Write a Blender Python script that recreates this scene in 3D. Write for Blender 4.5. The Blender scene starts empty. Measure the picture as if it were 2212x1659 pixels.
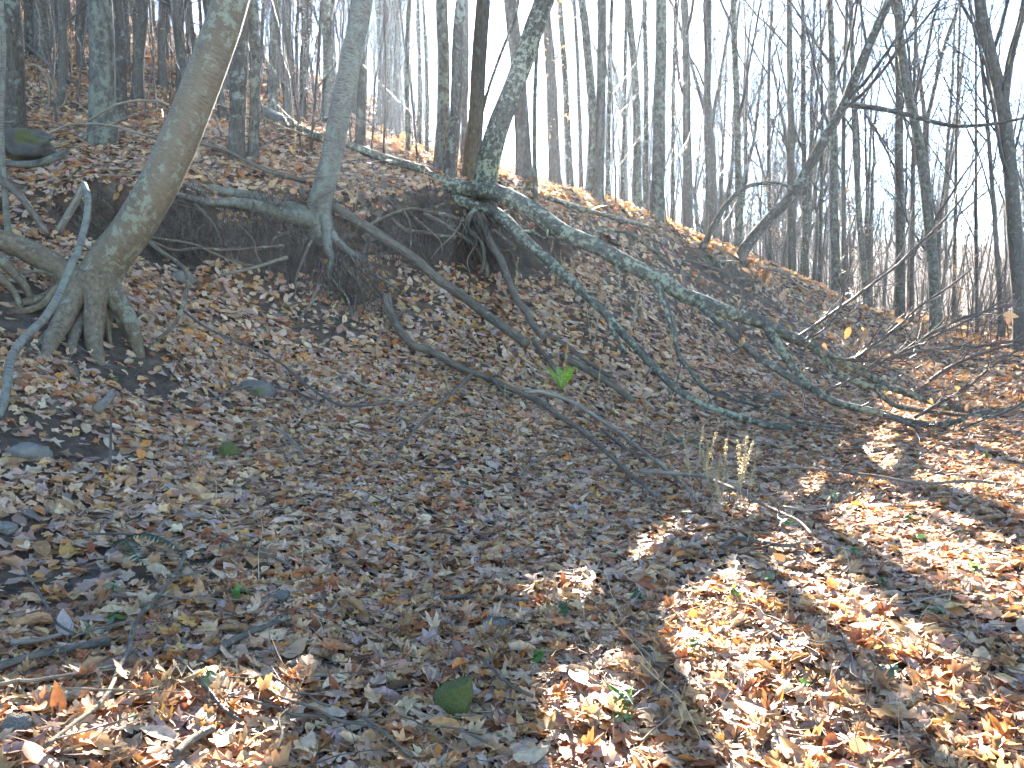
import bpy, math, random
import numpy as np
from mathutils import Vector

# ------------------------------------------------------------------ camera, sky, sun, exposure
sc = bpy.context.scene
COL = sc.collection
random.seed(7)
RNG = np.random.default_rng(7)
W, H = 2212.0, 1659.0                      # measuring frame for camera rays
FPX = 1840.0
PITCH = math.radians(7.1)
CAM = np.array([0.0, 0.0, 1.55])
CP, SP = math.cos(PITCH), math.sin(PITCH)

cam_d = bpy.data.cameras.new('camera')
cam_d.sensor_fit = 'HORIZONTAL'
cam_d.sensor_width = 36.0
cam_d.lens = 36.0 * FPX / W
cam_d.clip_start = 0.05
cam_d.clip_end = 3000
cam = bpy.data.objects.new('camera', cam_d)
cam.location = CAM
cam.rotation_euler = (math.pi / 2 - PITCH, 0, 0)
COL.objects.link(cam)
sc.camera = cam


def ray(u, v):
    r = (u - W / 2) / FPX
    p = -(v - H / 2) / FPX
    return np.array([r, CP + p * SP, -SP + p * CP])


SUN_DIR = ray(1040, -60)
SUN_DIR = SUN_DIR / np.linalg.norm(SUN_DIR)
sun_el = math.asin(SUN_DIR[2])
sun_az = math.atan2(SUN_DIR[0], SUN_DIR[1])
world = bpy.data.worlds.new('World')
sc.world = world
world.use_nodes = True
wn = world.node_tree
bg = wn.nodes['Background']
sky = wn.nodes.new('ShaderNodeTexSky')
sky.sky_type = 'NISHITA'
sky.sun_disc = False
sky.sun_elevation = sun_el
sky.sun_rotation = sun_az
sky.air_density = 0.7
sky.dust_density = 0.05
sky.ozone_density = 2.6
wn.links.new(sky.outputs[0], bg.inputs[0])
bg.inputs[1].default_value = 0.05
sun_d = bpy.data.lights.new('sun', 'SUN')
sun_d.energy = 5.0
sun_d.angle = math.radians(0.6)
sun_d.color = (1.0, 0.91, 0.78)
sun = bpy.data.objects.new('sun', sun_d)
sun.rotation_euler = Vector(SUN_DIR).to_track_quat('Z', 'Y').to_euler()
sun.location = (0, 0, 30)
COL.objects.link(sun)
vs = sc.view_settings
vs.view_transform = 'Standard'
vs.look = 'None'
vs.exposure = 4.3
vs.gamma = 1.0
vs.use_curve_mapping = False
sc.cycles.max_bounces = 6
sc.cycles.diffuse_bounces = 3
sc.cycles.transmission_bounces = 3
sc.cycles.volume_bounces = 0
sc.cycles.use_denoising = True
sc.cycles.sample_clamp_indirect = 6.0

# ------------------------------------------------------------------ noise


def _hash(i, j, k):
    i = i.astype(np.uint32); j = j.astype(np.uint32); k = k.astype(np.uint32)
    n = i * np.uint32(374761393) + j * np.uint32(668265263) + k * np.uint32(2246822519)
    n = (n ^ (n >> np.uint32(13))) * np.uint32(1274126177)
    n = n ^ (n >> np.uint32(16))
    return n.astype(np.float64) / 4294967295.0


def vnoise(P):
    P = np.asarray(P, float)
    F = np.floor(P)
    f = P - F
    f = f * f * (3 - 2 * f)
    I = F.astype(np.int64)
    out = 0
    for a in (0, 1):
        wa = f[:, 0] if a else 1 - f[:, 0]
        for b in (0, 1):
            wb = f[:, 1] if b else 1 - f[:, 1]
            for c in (0, 1):
                wc = f[:, 2] if c else 1 - f[:, 2]
                out = out + wa * wb * wc * _hash(I[:, 0] + a, I[:, 1] + b, I[:, 2] + c)
    return out * 2 - 1


def fbm(P, octv=3):
    P = np.asarray(P, float)
    s, a, t = 0, 1.0, 0
    for o in range(octv):
        s = s + a * vnoise(P * (2 ** o) + 17.3 * o)
        t += a
        a *= 0.5
    return s / t


def cross(a, b):
    a = np.asarray(a, float); b = np.asarray(b, float)
    return np.stack([a[..., 1] * b[..., 2] - a[..., 2] * b[..., 1], a[..., 2] * b[..., 0] - a[..., 0] * b[..., 2], a[..., 0] * b[..., 1] - a[..., 1] * b[..., 0]], -1)


def sstep(a, b, x):
    t = np.clip((x - a) / (b - a), 0, 1)
    return t * t * (3 - 2 * t)


# ------------------------------------------------------------------ the lie of the land


def P3(u, v, Y):
    r = ray(u, v)
    return CAM + r * (Y / r[1])


_rel = [(0, 1300, 3.35), (0, 1000, 4.7), (0, 750, 6.0), (250, 750, 6.9), (250, 640, 7.6), (0, 600, 7.1),
        (100, 420, 8.8), (100, 520, 8.1), (450, 438, 9.4), (450, 590, 8.75), (450, 900, 6.5), (450, 1200, 4.05),
        (250, 440, 9.0), (280, 560, 8.3), (620, 438, 9.9), (620, 590, 9.2), (640, 720, 8.4),
        (800, 1000, 6.0), (800, 750, 8.5), (800, 570, 9.9), (800, 445, 10.5), (1050, 455, 11.4), (1050, 570, 10.7),
        (950, 425, 11.0), (950, 540, 10.4), (1050, 800, 8.6), (1100, 1000, 6.6), (1250, 480, 12.8), (1250, 640, 11.0),
        (1250, 850, 8.7), (1450, 530, 14.5), (1450, 650, 12.5), (1450, 800, 10.1), (1450, 900, 9.2), (1600, 565, 16.0),
        (1600, 680, 14.0), (1600, 780, 12.0), (1800, 635, 19.0), (1800, 720, 17.0), (1920, 695, 21.0),
        (100, 250, 14), (100, 80, 30), (400, 280, 15), (400, 150, 30), (680, 300, 18), (700, 230, 32), (850, 330, 18),
        (850, 290, 30), (1000, 380, 12.6), (1100, 388, 16), (1300, 432, 17.5), (1500, 505, 20), (1700, 595, 23)]
_abs = [(0, 0, 0), (1, 2.5, 0), (3, 3, 0.02), (2, 5, 0), (4, 8, 0), (7, 10, 0.02), (10, 15, 0.05), (16, 22, 0.15),
        (8, 4, 0.08), (-.3, 2.2, .03), (3.5, 10.5, .03), (7, 16, .1), (12, 24, .0), (-1.2, 2.4, .16), (-2.6, 2.0, .45),
        (-5.5, 4, 1.3), (-6, 7.5, 2.1), (-7, 9.5, 2.9), (-8, 14, 4.3), (-14, 20, 7.2), (-30, 30, 12), (-40, 60, 22),
        (-10, 60, 13), (0, 80, 12), (-60, 20, 15), (-12, 5, 4.0), (-10, 0, 2.6), (-6, 1, 1.2), (-5, -3, .9), (0, -5, -.1),
        (10, -5, .2), (-20, -10, 4.5), (20, 0, .6), (25, 15, .5), (0.5, 30, 4.6), (3.5, 30, 3.1), (7, 34, 1.8),
        (14, 40, -.4), (30, 40, -.8), (20, 60, -1.5), (45, 90, -2), (60, 40, -1), (5, 60, 3.5), (14, 30, .3)]
CPTS = np.array([P3(*q) for q in _rel] + [np.array(q, float) for q in _abs])


def _tps(r2):
    return np.where(r2 > 1e-12, r2 * np.log(np.maximum(r2, 1e-12)), 0)


def _fit():
    XY, Z = CPTS[:, :2], CPTS[:, 2]
    n = len(Z)
    d2 = ((XY[:, None] - XY[None]) ** 2).sum(-1)
    K = _tps(d2) + np.eye(n) * 0.6
    Pm = np.hstack([np.ones((n, 1)), XY])
    A = np.block([[K, Pm], [Pm.T, np.zeros((3, 3))]])
    return np.linalg.solve(A, np.concatenate([Z, np.zeros(3)]))


TPSW = _fit()
CREST = np.array([P3(*q)[:2] for q in [(-160, 395, 8.6), (100, 415, 8.75), (330, 438, 9.15), (450, 436, 9.4), (640, 437, 9.95), (800, 445, 10.5),
                                       (950, 425, 11.0), (1100, 460, 11.6), (1250, 482, 12.8), (1450, 530, 14.5),
                                       (1600, 565, 16.0), (1720, 600, 17.6)]])
CREST_U = np.array([.6, .45, .9, 1, .75, .45, .85, .95, .25, .3, .75, .3])     # how far each stretch is undercut


def crest_coord(xy):
    """signed distance to the crest line (positive = downhill side) and undercut weight"""
    best = np.full(len(xy), 1e9)
    sgn = np.zeros(len(xy))
    wt = np.zeros(len(xy))
    for i in range(len(CREST) - 1):
        a, b = CREST[i], CREST[i + 1]
        ab = b - a
        L2 = (ab ** 2).sum()
        t0 = ((xy - a) @ ab) / L2
        t = np.clip(t0, 0, 1)
        q = a + t[:, None] * ab
        d = np.sqrt(((xy - q) ** 2).sum(1))
        side = ab[0] * (xy[:, 1] - a[1]) - ab[1] * (xy[:, 0] - a[0])   # >0 left of travel = uphill
        m = d < best
        best = np.where(m, d, best)
        sgn = np.where(m, -np.sign(side), sgn)
        fade = 1.0
        wt = np.where(m, CREST_U[i] * (1 - t) + CREST_U[i + 1] * t, wt)
    endf = sstep(-9.5, -7.0, xy[:, 0]) * (1 - sstep(5.5, 7.5, xy[:, 0]))
    vr = fbm(np.stack([xy[:, 0] * 1.7, xy[:, 1] * .2, xy[:, 0] * 0 + 4], 1), 2)
    return best * sgn, wt * endf * np.clip(.8 + 1.3 * vr, .12, 1.15)


def zf(x, y, detail=True):
    x = np.atleast_1d(np.asarray(x, float)); y = np.atleast_1d(np.asarray(y, float))
    r = np.hypot(x, y)
    k = np.minimum(1, 95.0 / np.maximum(r, 1e-6))
    xx, yy = x * k, y * k
    out = np.empty_like(x)
    for s in range(0, len(x), 40000):
        e = s + 40000
        d2 = (xx[s:e, None] - CPTS[None, :, 0]) ** 2 + (yy[s:e, None] - CPTS[None, :, 1]) ** 2
        out[s:e] = _tps(d2) @ TPSW[:-3] + TPSW[-3] + TPSW[-2] * xx[s:e] + TPSW[-1] * yy[s:e]
    out = out + 9 * sstep(85, 230, r) * sstep(-20, 30, x + 0.1 * y) + 3 * sstep(85, 260, r)
    if detail:
        near = 1 - sstep(40, 80, r)
        Q = np.stack([x, y, np.zeros_like(x)], 1)
        out = out + near * (0.10 * fbm(Q * 0.55, 2) * sstep(2, 9, r) + 0.045 * fbm(Q * 1.9 + 5, 2) + 0.014 * fbm(Q * 7.1 + 9, 2))
        # sharp scarp under the crest line
        m = near > 0.01
        s, w = crest_coord(np.stack([x, y], 1))
        s = s + 0.12 * fbm(Q * 2.3 + 31, 2)
        lip = sstep(-0.9, -0.05, s) * (1 - sstep(-0.05, 0.14, s))
        drop = sstep(0.0, 0.16, s) * (1 - sstep(0.3, 1.5, s))
        out = out + w * (0.16 * lip - 0.24 * drop)
    return out


def hit(u, v, ymax=60.0):
    r = ray(u, v)
    r = r / r[1]
    t = np.concatenate([np.linspace(1.2, 14, 420), np.linspace(14.05, ymax, 460)])
    Pt = CAM + t[:, None] * r
    g = zf(Pt[:, 0], Pt[:, 1])
    below = np.nonzero(Pt[:, 2] <= g)[0]
    if len(below) == 0:
        return None
    i = below[0]
    if i == 0:
        return Pt[0]
    a, b = Pt[i - 1, 2] - g[i - 1], g[i] - Pt[i, 2]
    f = a / (a + b + 1e-9)
    return Pt[i - 1] * (1 - f) + Pt[i] * f


# ------------------------------------------------------------------ mesh helpers
def wloc(o):
    p = np.array(o.location)
    return p + wloc(o.parent) if o.parent is not None else p


class MB:
    def __init__(self):
        self.V, self.F, self.A, self.C = [], [], [], []
        self.n = 0

    def add(self, V, F, tc=None, col=None):
        self.V.append(V)
        self.F.append(F + self.n)
        self.A.append(tc if tc is not None else V)
        if col is not None:
            self.C.append(col)
        self.n += len(V)
        return self

    def tube(self, *a, **k):
        V, F, T = tube(*a, **k)
        self.q = getattr(self, 'q', 0.0) + 7.317
        T = T + self.q % 61.0
        return self.add(V, F, T)

    def mesh(self, name, material, smooth=True):
        me = bpy.data.meshes.new(name)
        V = np.concatenate(self.V).astype(np.float32)
        me.vertices.add(len(V))
        me.vertices.foreach_set('co', V.ravel())
        nl = sum(f.size for f in self.F)
        nf = sum(len(f) for f in self.F)
        me.loops.add(nl)
        me.polygons.add(nf)
        me.loops.foreach_set('vertex_index', np.concatenate([f.ravel() for f in self.F]).astype(np.int32))
        tot = np.concatenate([np.full(len(f), f.shape[1]) for f in self.F]).astype(np.int32)
        st = np.concatenate([[0], np.cumsum(tot)[:-1]]).astype(np.int32)
        me.polygons.foreach_set('loop_start', st)
        me.update(calc_edges=True)
        if smooth:
            me.polygons.foreach_set('use_smooth', np.ones(nf, bool))
        at = me.attributes.new('tc', 'FLOAT_VECTOR', 'POINT')
        at.data.foreach_set('vector', np.concatenate(self.A).astype(np.float32).ravel())
        if self.C:
            c = np.concatenate(self.C).astype(np.float32)
            at = me.attributes.new('col', 'FLOAT_COLOR', 'POINT')
            at.data.foreach_set('color', np.hstack([c, np.ones((len(c), 1), np.float32)]).ravel())
        me.materials.append(material)
        return me

    def build(self, name, material, parent=None, smooth=True):
        o = bpy.data.objects.new(name, self.mesh(name, material, smooth))
        COL.objects.link(o)
        if parent is not None:
            o.parent = parent
            o.matrix_parent_inverse.identity()
            o.location = -wloc(parent)
        return o


def spline(pts, n):
    """Catmull-Rom through pts (any number of columns), n samples"""
    p = np.asarray(pts, float)
    if len(p) == 2:
        t = np.linspace(0, 1, n)[:, None]
        return p[0] * (1 - t) + p[1] * t
    q = np.vstack([2 * p[0] - p[1], p, 2 * p[-1] - p[-2]])
    seg = np.linspace(0, len(p) - 1, n)
    i = np.minimum(seg.astype(int), len(p) - 2)
    t = (seg - i)[:, None]
    a, b, c, d = q[i], q[i + 1], q[i + 2], q[i + 3]
    return 0.5 * ((2 * b) + (-a + c) * t + (2 * a - 5 * b + 4 * c - d) * t ** 2 + (-a + 3 * b - 3 * c + d) * t ** 3)


def tube(pts, rad, sides=6, rough=0.0, rfreq=6.0, cap=True, oval=0.0):
    p = np.asarray(pts, float)
    r = np.asarray(rad, float)
    n = len(p)
    d = np.gradient(p, axis=0) if n > 2 else np.repeat(p[1:] - p[:-1], 2, 0)
    d /= np.linalg.norm(d, axis=1, keepdims=True) + 1e-12
    m = np.abs(d).mean(0)
    ref = np.zeros(3)
    ref[int(np.argmin(m))] = 1
    a = cross(d, ref)
    a /= np.linalg.norm(a, axis=1, keepdims=True) + 1e-12
    b = cross(d, a)
    th = np.linspace(0, 2 * math.pi, sides, endpoint=False)
    cs, sn = np.cos(th), np.sin(th)
    nrm = a[:, None] * cs[None, :, None] + b[:, None] * sn[None, :, None]
    rr = np.repeat(r[:, None], sides, 1)
    L = np.concatenate([[0], np.cumsum(np.linalg.norm(p[1:] - p[:-1], axis=1))])
    if rough > 0:
        q = (p[:, None] + nrm * rr[:, :, None]).reshape(-1, 3)
        rr = rr * (1 + rough * (fbm(q * rfreq, 3).reshape(n, sides) + 0.7 * fbm(q * rfreq * 0.3 + 7, 2).reshape(n, sides)))
    V = p[:, None] + nrm * rr[:, :, None]
    TC = np.stack([r[:, None] * cs, r[:, None] * sn, np.repeat(L[:, None], sides, 1)], -1)
    if cap and r[-1] > 0.004:
        V = np.concatenate([V, np.repeat(V[-1:].mean(1, keepdims=True), sides, 1) * .98 + V[-1:] * .02])
        TC = np.concatenate([TC, TC[-1:] * .5])
        n += 1
    if cap and r[0] > 0.004:
        V = np.concatenate([np.repeat(V[:1].mean(1, keepdims=True), sides, 1) * .98 + V[:1] * .02, V])
        TC = np.concatenate([TC[:1] * .5, TC])
        n += 1
    i = np.arange(n - 1)[:, None] * sides
    j = np.arange(sides)[None]
    k = (j + 1) % sides
    F = np.stack([i + j, i + k, i + sides + k, i + sides + j], -1).reshape(-1, 4)
    return V.reshape(-1, 3), F, TC.reshape(-1, 3)


def tag(o, label=None, cat=None, group=None, kind=None):
    if label: o['label'] = label
    if cat: o['category'] = cat
    if group: o['group'] = group
    if kind: o['kind'] = kind
    return o


def empty(name, loc, label=None, cat=None, group=None):
    o = bpy.data.objects.new(name, None)
    o.location = loc
    o.empty_display_size = 0.2
    COL.objects.link(o)
    return tag(o, label, cat, group)


def origin_to(o, loc):
    """shift a top-level mesh so its origin lies at its base"""
    loc = np.asarray(loc, float)
    n = len(o.data.vertices)
    co = np.empty(n * 3, np.float32)
    o.data.vertices.foreach_get('co', co)
    o.data.vertices.foreach_set('co', (co.reshape(-1, 3) - loc).astype(np.float32).ravel())
    o.location = loc


# ------------------------------------------------------------------ materials
def new_mat(name):
    m = bpy.data.materials.new(name)
    m.use_nodes = True
    nt = m.node_tree
    bs = nt.nodes['Principled BSDF']
    return m, nt, bs


def nd(nt, typ, ins=None, **props):
    n = nt.nodes.new(typ)
    for k, v in props.items():
        setattr(n, k, v)
    for k, v in (ins or {}).items():
        if hasattr(v, 'is_output') or isinstance(v, bpy.types.NodeSocket):
            nt.links.new(v, n.inputs[k])
        else:
            n.inputs[k].default_value = v
    return n


def ramp(nt, fac, stops, interp='LINEAR'):
    n = nt.nodes.new('ShaderNodeValToRGB')
    n.color_ramp.interpolation = interp
    el = n.color_ramp.elements
    while len(el) < len(stops):
        el.new(0.5)
    for e, (p, c) in zip(el, stops):
        e.position = p
        e.color = (*c, 1) if len(c) == 3 else c
    nt.links.new(fac, n.inputs[0])
    return n.outputs[0]


def mixc(nt, fac, a, b, blend='MIX'):
    n = nt.nodes.new('ShaderNodeMix')
    n.data_type = 'RGBA'
    n.blend_type = blend
    for s, v in ((n.inputs[0], fac), (n.inputs[6], a), (n.inputs[7], b)):
        if isinstance(v, bpy.types.NodeSocket):
            nt.links.new(v, s)
        else:
            s.default_value = v if isinstance(v, float) else (*v, 1)
    return n.outputs[2]


def bark(name, base, dark, pale, lichen, lichen_t=0.6, moss_t=None, furrow=(9, 9, 2.2), pale_t=0.55, lfreq=7.0, bump=0.5, rough=0.85, k=1.0):
    base, dark, pale = (tuple(k * x * w_ for x, w_ in zip(c, (1.07, .98, .80))) for c in (base, dark, pale))
    lichen = tuple((.35 + .65 * k) * x * w_ for x, w_ in zip(lichen, (1.0, .95, .78)))
    m, nt, bs = new_mat(name)
    at = nd(nt, 'ShaderNodeAttribute', attribute_name='tc')
    oi = nd(nt, 'ShaderNodeObjectInfo')
    off = nd(nt, 'ShaderNodeVectorMath', {0: at.outputs['Vector']}, operation='ADD')
    mul = nd(nt, 'ShaderNodeMath', {0: oi.outputs['Random'], 1: 53.0}, operation='MULTIPLY')
    nt.links.new(mul.outputs[0], off.inputs[1])
    co = off.outputs[0]
    mp = nd(nt, 'ShaderNodeMapping', {'Vector': co, 'Scale': furrow})
    n1 = nd(nt, 'ShaderNodeTexNoise', {'Vector': mp.outputs[0], 'Scale': 3.0, 'Detail': 5.0, 'Roughness': 0.65})
    n2 = nd(nt, 'ShaderNodeTexNoise', {'Vector': co, 'Scale': lfreq, 'Detail': 6.0, 'Roughness': 0.68})
    n3 = nd(nt, 'ShaderNodeTexNoise', {'Vector': co, 'Scale': 1.3, 'Detail': 3.0})
    n4 = nd(nt, 'ShaderNodeTexNoise', {'Vector': co, 'Scale': 60.0, 'Detail': 3.0, 'Roughness': 0.7})
    c = ramp(nt, n1.outputs[0], [(0.36, dark), (0.5, base), (pale_t + 0.14, pale)])
    c = mixc(nt, ramp(nt, n3.outputs[0], [(0.35, (0, 0, 0)), (0.7, (.6, .6, .6))]), c, tuple(0.55 * x for x in base))
    lf = nd(nt, 'ShaderNodeMath', {0: n2.outputs[0], 1: nd(nt, 'ShaderNodeMath', {0: n3.outputs[0], 1: 0.32}, operation='MULTIPLY').outputs[0]}, operation='ADD')
    lmask = ramp(nt, lf.outputs[0], [(lichen_t + .07, (0, 0, 0)), (lichen_t + .12, (.75, .75, .75)), (lichen_t + 0.22, (1, 1, 1))])
    lcol = mixc(nt, n4.outputs[0], tuple(.62 * x for x in lichen), tuple(1.15 * x for x in lichen))
    c = mixc(nt, lmask, c, lcol)
    if moss_t is not None:
        g = nd(nt, 'ShaderNodeNewGeometry')
        sx = nd(nt, 'ShaderNodeSeparateXYZ', {0: g.outputs['Normal']})
        w = nd(nt, 'ShaderNodeMath', {0: sx.outputs['Z'], 1: n2.outputs[0]}, operation='ADD')
        mm = ramp(nt, w.outputs[0], [(moss_t, (0, 0, 0)), (moss_t + .18, (1, 1, 1))])
        c = mixc(nt, mm, c, mixc(nt, n4.outputs[0], (.022, .035, .008), (.085, .10, .02)))
    nt.links.new(c, bs.inputs['Base Color'])
    bs.inputs['Roughness'].default_value = rough
    bs.inputs['Specular IOR Level'].default_value = 0.3
    hsum = nd(nt, 'ShaderNodeMath', {0: n1.outputs[0], 1: nd(nt, 'ShaderNodeMath', {0: n4.outputs[0], 1: 0.35}, operation='MULTIPLY').outputs[0]}, operation='ADD')
    bp = nd(nt, 'ShaderNodeBump', {'Height': hsum.outputs[0], 'Strength': bump, 'Distance': 0.02})
    nt.links.new(bp.outputs[0], bs.inputs['Normal'])
    return m


M = {}
M['lean_birch'] = bark('golden_birch_bark', (.25, .185, .115), (.165, .12, .072), (.35, .285, .20), (.34, .34, .25), .625, .92, (6, 6, 34), .55, 13, .25, .6, k=0.6)
M['pale_birch'] = bark('pale_birch_bark', (.21, .195, .165), (.085, .075, .06), (.31, .295, .26), (.23, .25, .20), .59, 1.08, (6, 6, 30), .55, 13, .35, .7, k=0.68)
M['grey'] = bark('grey_lichen_bark', (.15, .145, .125), (.06, .056, .048), (.23, .225, .20), (.23, .25, .20), .60, None, (9, 9, 4), .55, 11, k=0.62)
M['maple'] = bark('plain_grey_bark', (.16, .148, .13), (.095, .086, .074), (.22, .208, .185), (.22, .23, .195), .67, None, (11, 11, 4), .55, 9, k=0.6)
M['brown'] = bark('furrowed_brown_bark', (.135, .118, .095), (.06, .05, .04), (.21, .19, .16), (.27, .30, .26), .64, None, (12, 12, 4), .58, 9, .8, k=0.55)
M['fallen'] = bark('fallen_trunk_bark', (.115, .11, .088), (.05, .046, .036), (.17, .165, .135), (.33, .345, .25), .60, None, (9, 9, 5), .6, 17, k=0.72)
M['dead'] = bark('dead_wood', (.17, .14, .105), (.085, .068, .05), (.26, .225, .175), (.27, .29, .24), .72, None, (16, 16, 3), .55, 12, k=0.7)
M['weathered'] = bark('weathered_wood', (.27, .235, .19), (.14, .12, .095), (.38, .34, .285), (.32, .35, .28), .74, None, (18, 18, 3), .5, 12, k=0.8)
M['root'] = bark('root_bark', (.16, .125, .088), (.09, .068, .048), (.24, .195, .145), (.27, .30, .235), .66, None, (12, 12, 4), .55, 12, k=0.75)
M['birch_root'] = bark('birch_root_bark', (.21, .16, .105), (.12, .09, .06), (.29, .235, .165), (.26, .28, .22), .67, 1.35, (10, 10, 8), .55, 12, .4, k=0.68)
M['stick'] = bark('old_stick_bark', (.15, .13, .105), (.075, .064, .05), (.22, .195, .16), (.36, .36, .30), .70, None, (14, 14, 6), .56, 26, k=0.8)
M['twig'] = bark('twig_bark', (.15, .12, .105), (.08, .063, .055), (.22, .18, .16), (.3, .32, .27), .78, None, (14, 14, 4), .55, 9, .2, .5, k=0.6)
M['hair'] = bark('rootlet', (.08, .06, .045), (.03, .022, .017), (.24, .195, .15), (.2, .2, .16), .9, None, (14, 14, 4), .55, 9, .1)
M['far'] = bark('far_twigs', (.15, .13, .12), (.09, .078, .07), (.20, .18, .16), (.28, .3, .27), .85, None, (5, 5, 2), .55, 3, .1, k=0.56)


def leaf_material(name, rough=0.55, transl=0.32):
    m, nt, bs = new_mat(name)
    at = nd(nt, 'ShaderNodeAttribute', attribute_name='col')
    tc = nd(nt, 'ShaderNodeAttribute', attribute_name='tc')
    n = nd(nt, 'ShaderNodeTexNoise', {'Vector': tc.outputs['Vector'], 'Scale': 2.6, 'Detail': 4.0, 'Roughness': 0.6})
    k = ramp(nt, n.outputs[0], [(0.3, (.6, .57, .53)), (0.7, (1.1, 1.1, 1.1))])
    c = mixc(nt, 1.0, at.outputs['Color'], k, 'MULTIPLY')
    g = nd(nt, 'ShaderNodeNewGeometry')
    pale = mixc(nt, .35, c, (.42, .37, .31))
    c2 = mixc(nt, g.outputs['Backfacing'], c, pale)
    nt.links.new(c2, bs.inputs['Base Color'])
    bs.inputs['Roughness'].default_value = rough
    bs.inputs['Specular IOR Level'].default_value = 0.35
    tr = nd(nt, 'ShaderNodeBsdfTranslucent', {'Color': c})
    mx = nd(nt, 'ShaderNodeMixShader', {0: transl, 1: bs.outputs[0], 2: tr.outputs[0]})
    nt.links.new(mx.outputs[0], nt.nodes['Material Output'].inputs[0])
    return m


M['leaf'] = leaf_material('dry_leaf')
M['green'] = leaf_material('green_leaf', .5, .4)


def ground_material():
    m, nt, bs = new_mat('forest_soil')
    g = nd(nt, 'ShaderNodeNewGeometry')
    so = nd(nt, 'ShaderNodeAttribute', attribute_name='soil')
    n1 = nd(nt, 'ShaderNodeTexNoise', {'Vector': g.outputs['Position'], 'Scale': 9.0, 'Detail': 7.0, 'Roughness': 0.7})
    n2 = nd(nt, 'ShaderNodeTexNoise', {'Vector': g.outputs['Position'], 'Scale': 0.9, 'Detail': 4.0})
    vo = nd(nt, 'ShaderNodeTexVoronoi', {'Vector': g.outputs['Position'], 'Scale': 13.0, 'Randomness': 1.0})
    sp = nd(nt, 'ShaderNodeSeparateColor', {0: vo.outputs['Color']})
    lit = ramp(nt, sp.outputs[0], [(0, (.07, .045, .028)), (.25, (.20, .12, .06)), (.45, (.28, .15, .07)), (.65, (.30, .21, .13)), (.85, (.36, .28, .2)), (1, (.14, .075, .04))], 'CONSTANT')
    lit = mixc(nt, n1.outputs[0], tuple([.05, .035, .025]), lit)
    soil = ramp(nt, n1.outputs[0], [(.3, (.035, .024, .015)), (.5, (.085, .058, .037)), (.72, (.16, .115, .075))])
    soil = mixc(nt, ramp(nt, n2.outputs[0], [(.4, (0, 0, 0)), (.65, (.55, .55, .55))]), soil, (.075, .055, .04))
    c = mixc(nt, so.outputs['Fac'], lit, soil)
    nt.links.new(c, bs.inputs['Base Color'])
    bs.inputs['Roughness'].default_value = 0.95
    bs.inputs['Specular IOR Level'].default_value = 0.1
    bp = nd(nt, 'ShaderNodeBump', {'Height': n1.outputs[0], 'Strength': 0.9, 'Distance': 0.05})
    nt.links.new(bp.outputs[0], bs.inputs['Normal'])
    return m


def rock_material(name, a, b, moss_t):
    m, nt, bs = new_mat(name)
    tc = nd(nt, 'ShaderNodeTexCoord')
    n1 = nd(nt, 'ShaderNodeTexNoise', {'Vector': tc.outputs['Object'], 'Scale': 7.0, 'Detail': 7.0, 'Roughness': 0.7})
    n4 = nd(nt, 'ShaderNodeTexNoise', {'Vector': tc.outputs['Object'], 'Scale': 90.0, 'Detail': 3.0, 'Roughness': .7})
    n3 = nd(nt, 'ShaderNodeTexNoise', {'Vector': tc.outputs['Object'], 'Scale': 4.0, 'Detail': 5.0})
    c = ramp(nt, n1.outputs[0], [(.3, a), (.7, b)])
    mm = ramp(nt, n3.outputs[0], [(moss_t, (0, 0, 0)), (moss_t + .12, (1, 1, 1))])
    c = mixc(nt, mm, c, mixc(nt, n4.outputs[0], (.03, .036, .006), (.15, .15, .025)))
    nt.links.new(c, bs.inputs['Base Color'])
    bs.inputs['Roughness'].default_value = .95
    h = nd(nt, 'ShaderNodeMath', {0: n1.outputs[0], 1: nd(nt, 'ShaderNodeMath', {0: n4.outputs[0], 1: .6}, operation='MULTIPLY').outputs[0]}, operation='ADD')
    bp = nd(nt, 'ShaderNodeBump', {'Height': h.outputs[0], 'Strength': 0.9, 'Distance': 0.03})
    nt.links.new(bp.outputs[0], bs.inputs['Normal'])
    return m


M['ground'] = ground_material()
M['moss_rock'] = rock_material('mossy_stone', (.10, .09, .07), (.2, .18, .15), .2)
M['part_moss'] = rock_material('part_mossy_stone', (.10, .082, .058), (.20, .17, .125), .56)
M['pale_rock'] = rock_material('pale_stone', (.12, .10, .072), (.25, .215, .16), .70)
M['dark_rock'] = rock_material('dark_stone', (.04, .033, .024), (.12, .105, .075), .54)


def plain(name, col, rough=.8):
    m, nt, bs = new_mat(name)
    tc = nd(nt, 'ShaderNodeAttribute', attribute_name='tc')
    n = nd(nt, 'ShaderNodeTexNoise', {'Vector': tc.outputs['Vector'], 'Scale': 14.0, 'Detail': 3.0})
    c = ramp(nt, n.outputs[0], [(.3, tuple(.65 * x for x in col)), (.7, tuple(1.2 * x for x in col))])
    nt.links.new(c, bs.inputs['Base Color'])
    bs.inputs['Roughness'].default_value = rough
    return m


M['straw'] = plain('dry_stalk', (.42, .33, .19))
M['seed'] = plain('seed_head', (.50, .37, .16))
M['reed'] = plain('dark_stalk', (.15, .10, .07))

# ------------------------------------------------------------------ ground


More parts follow.
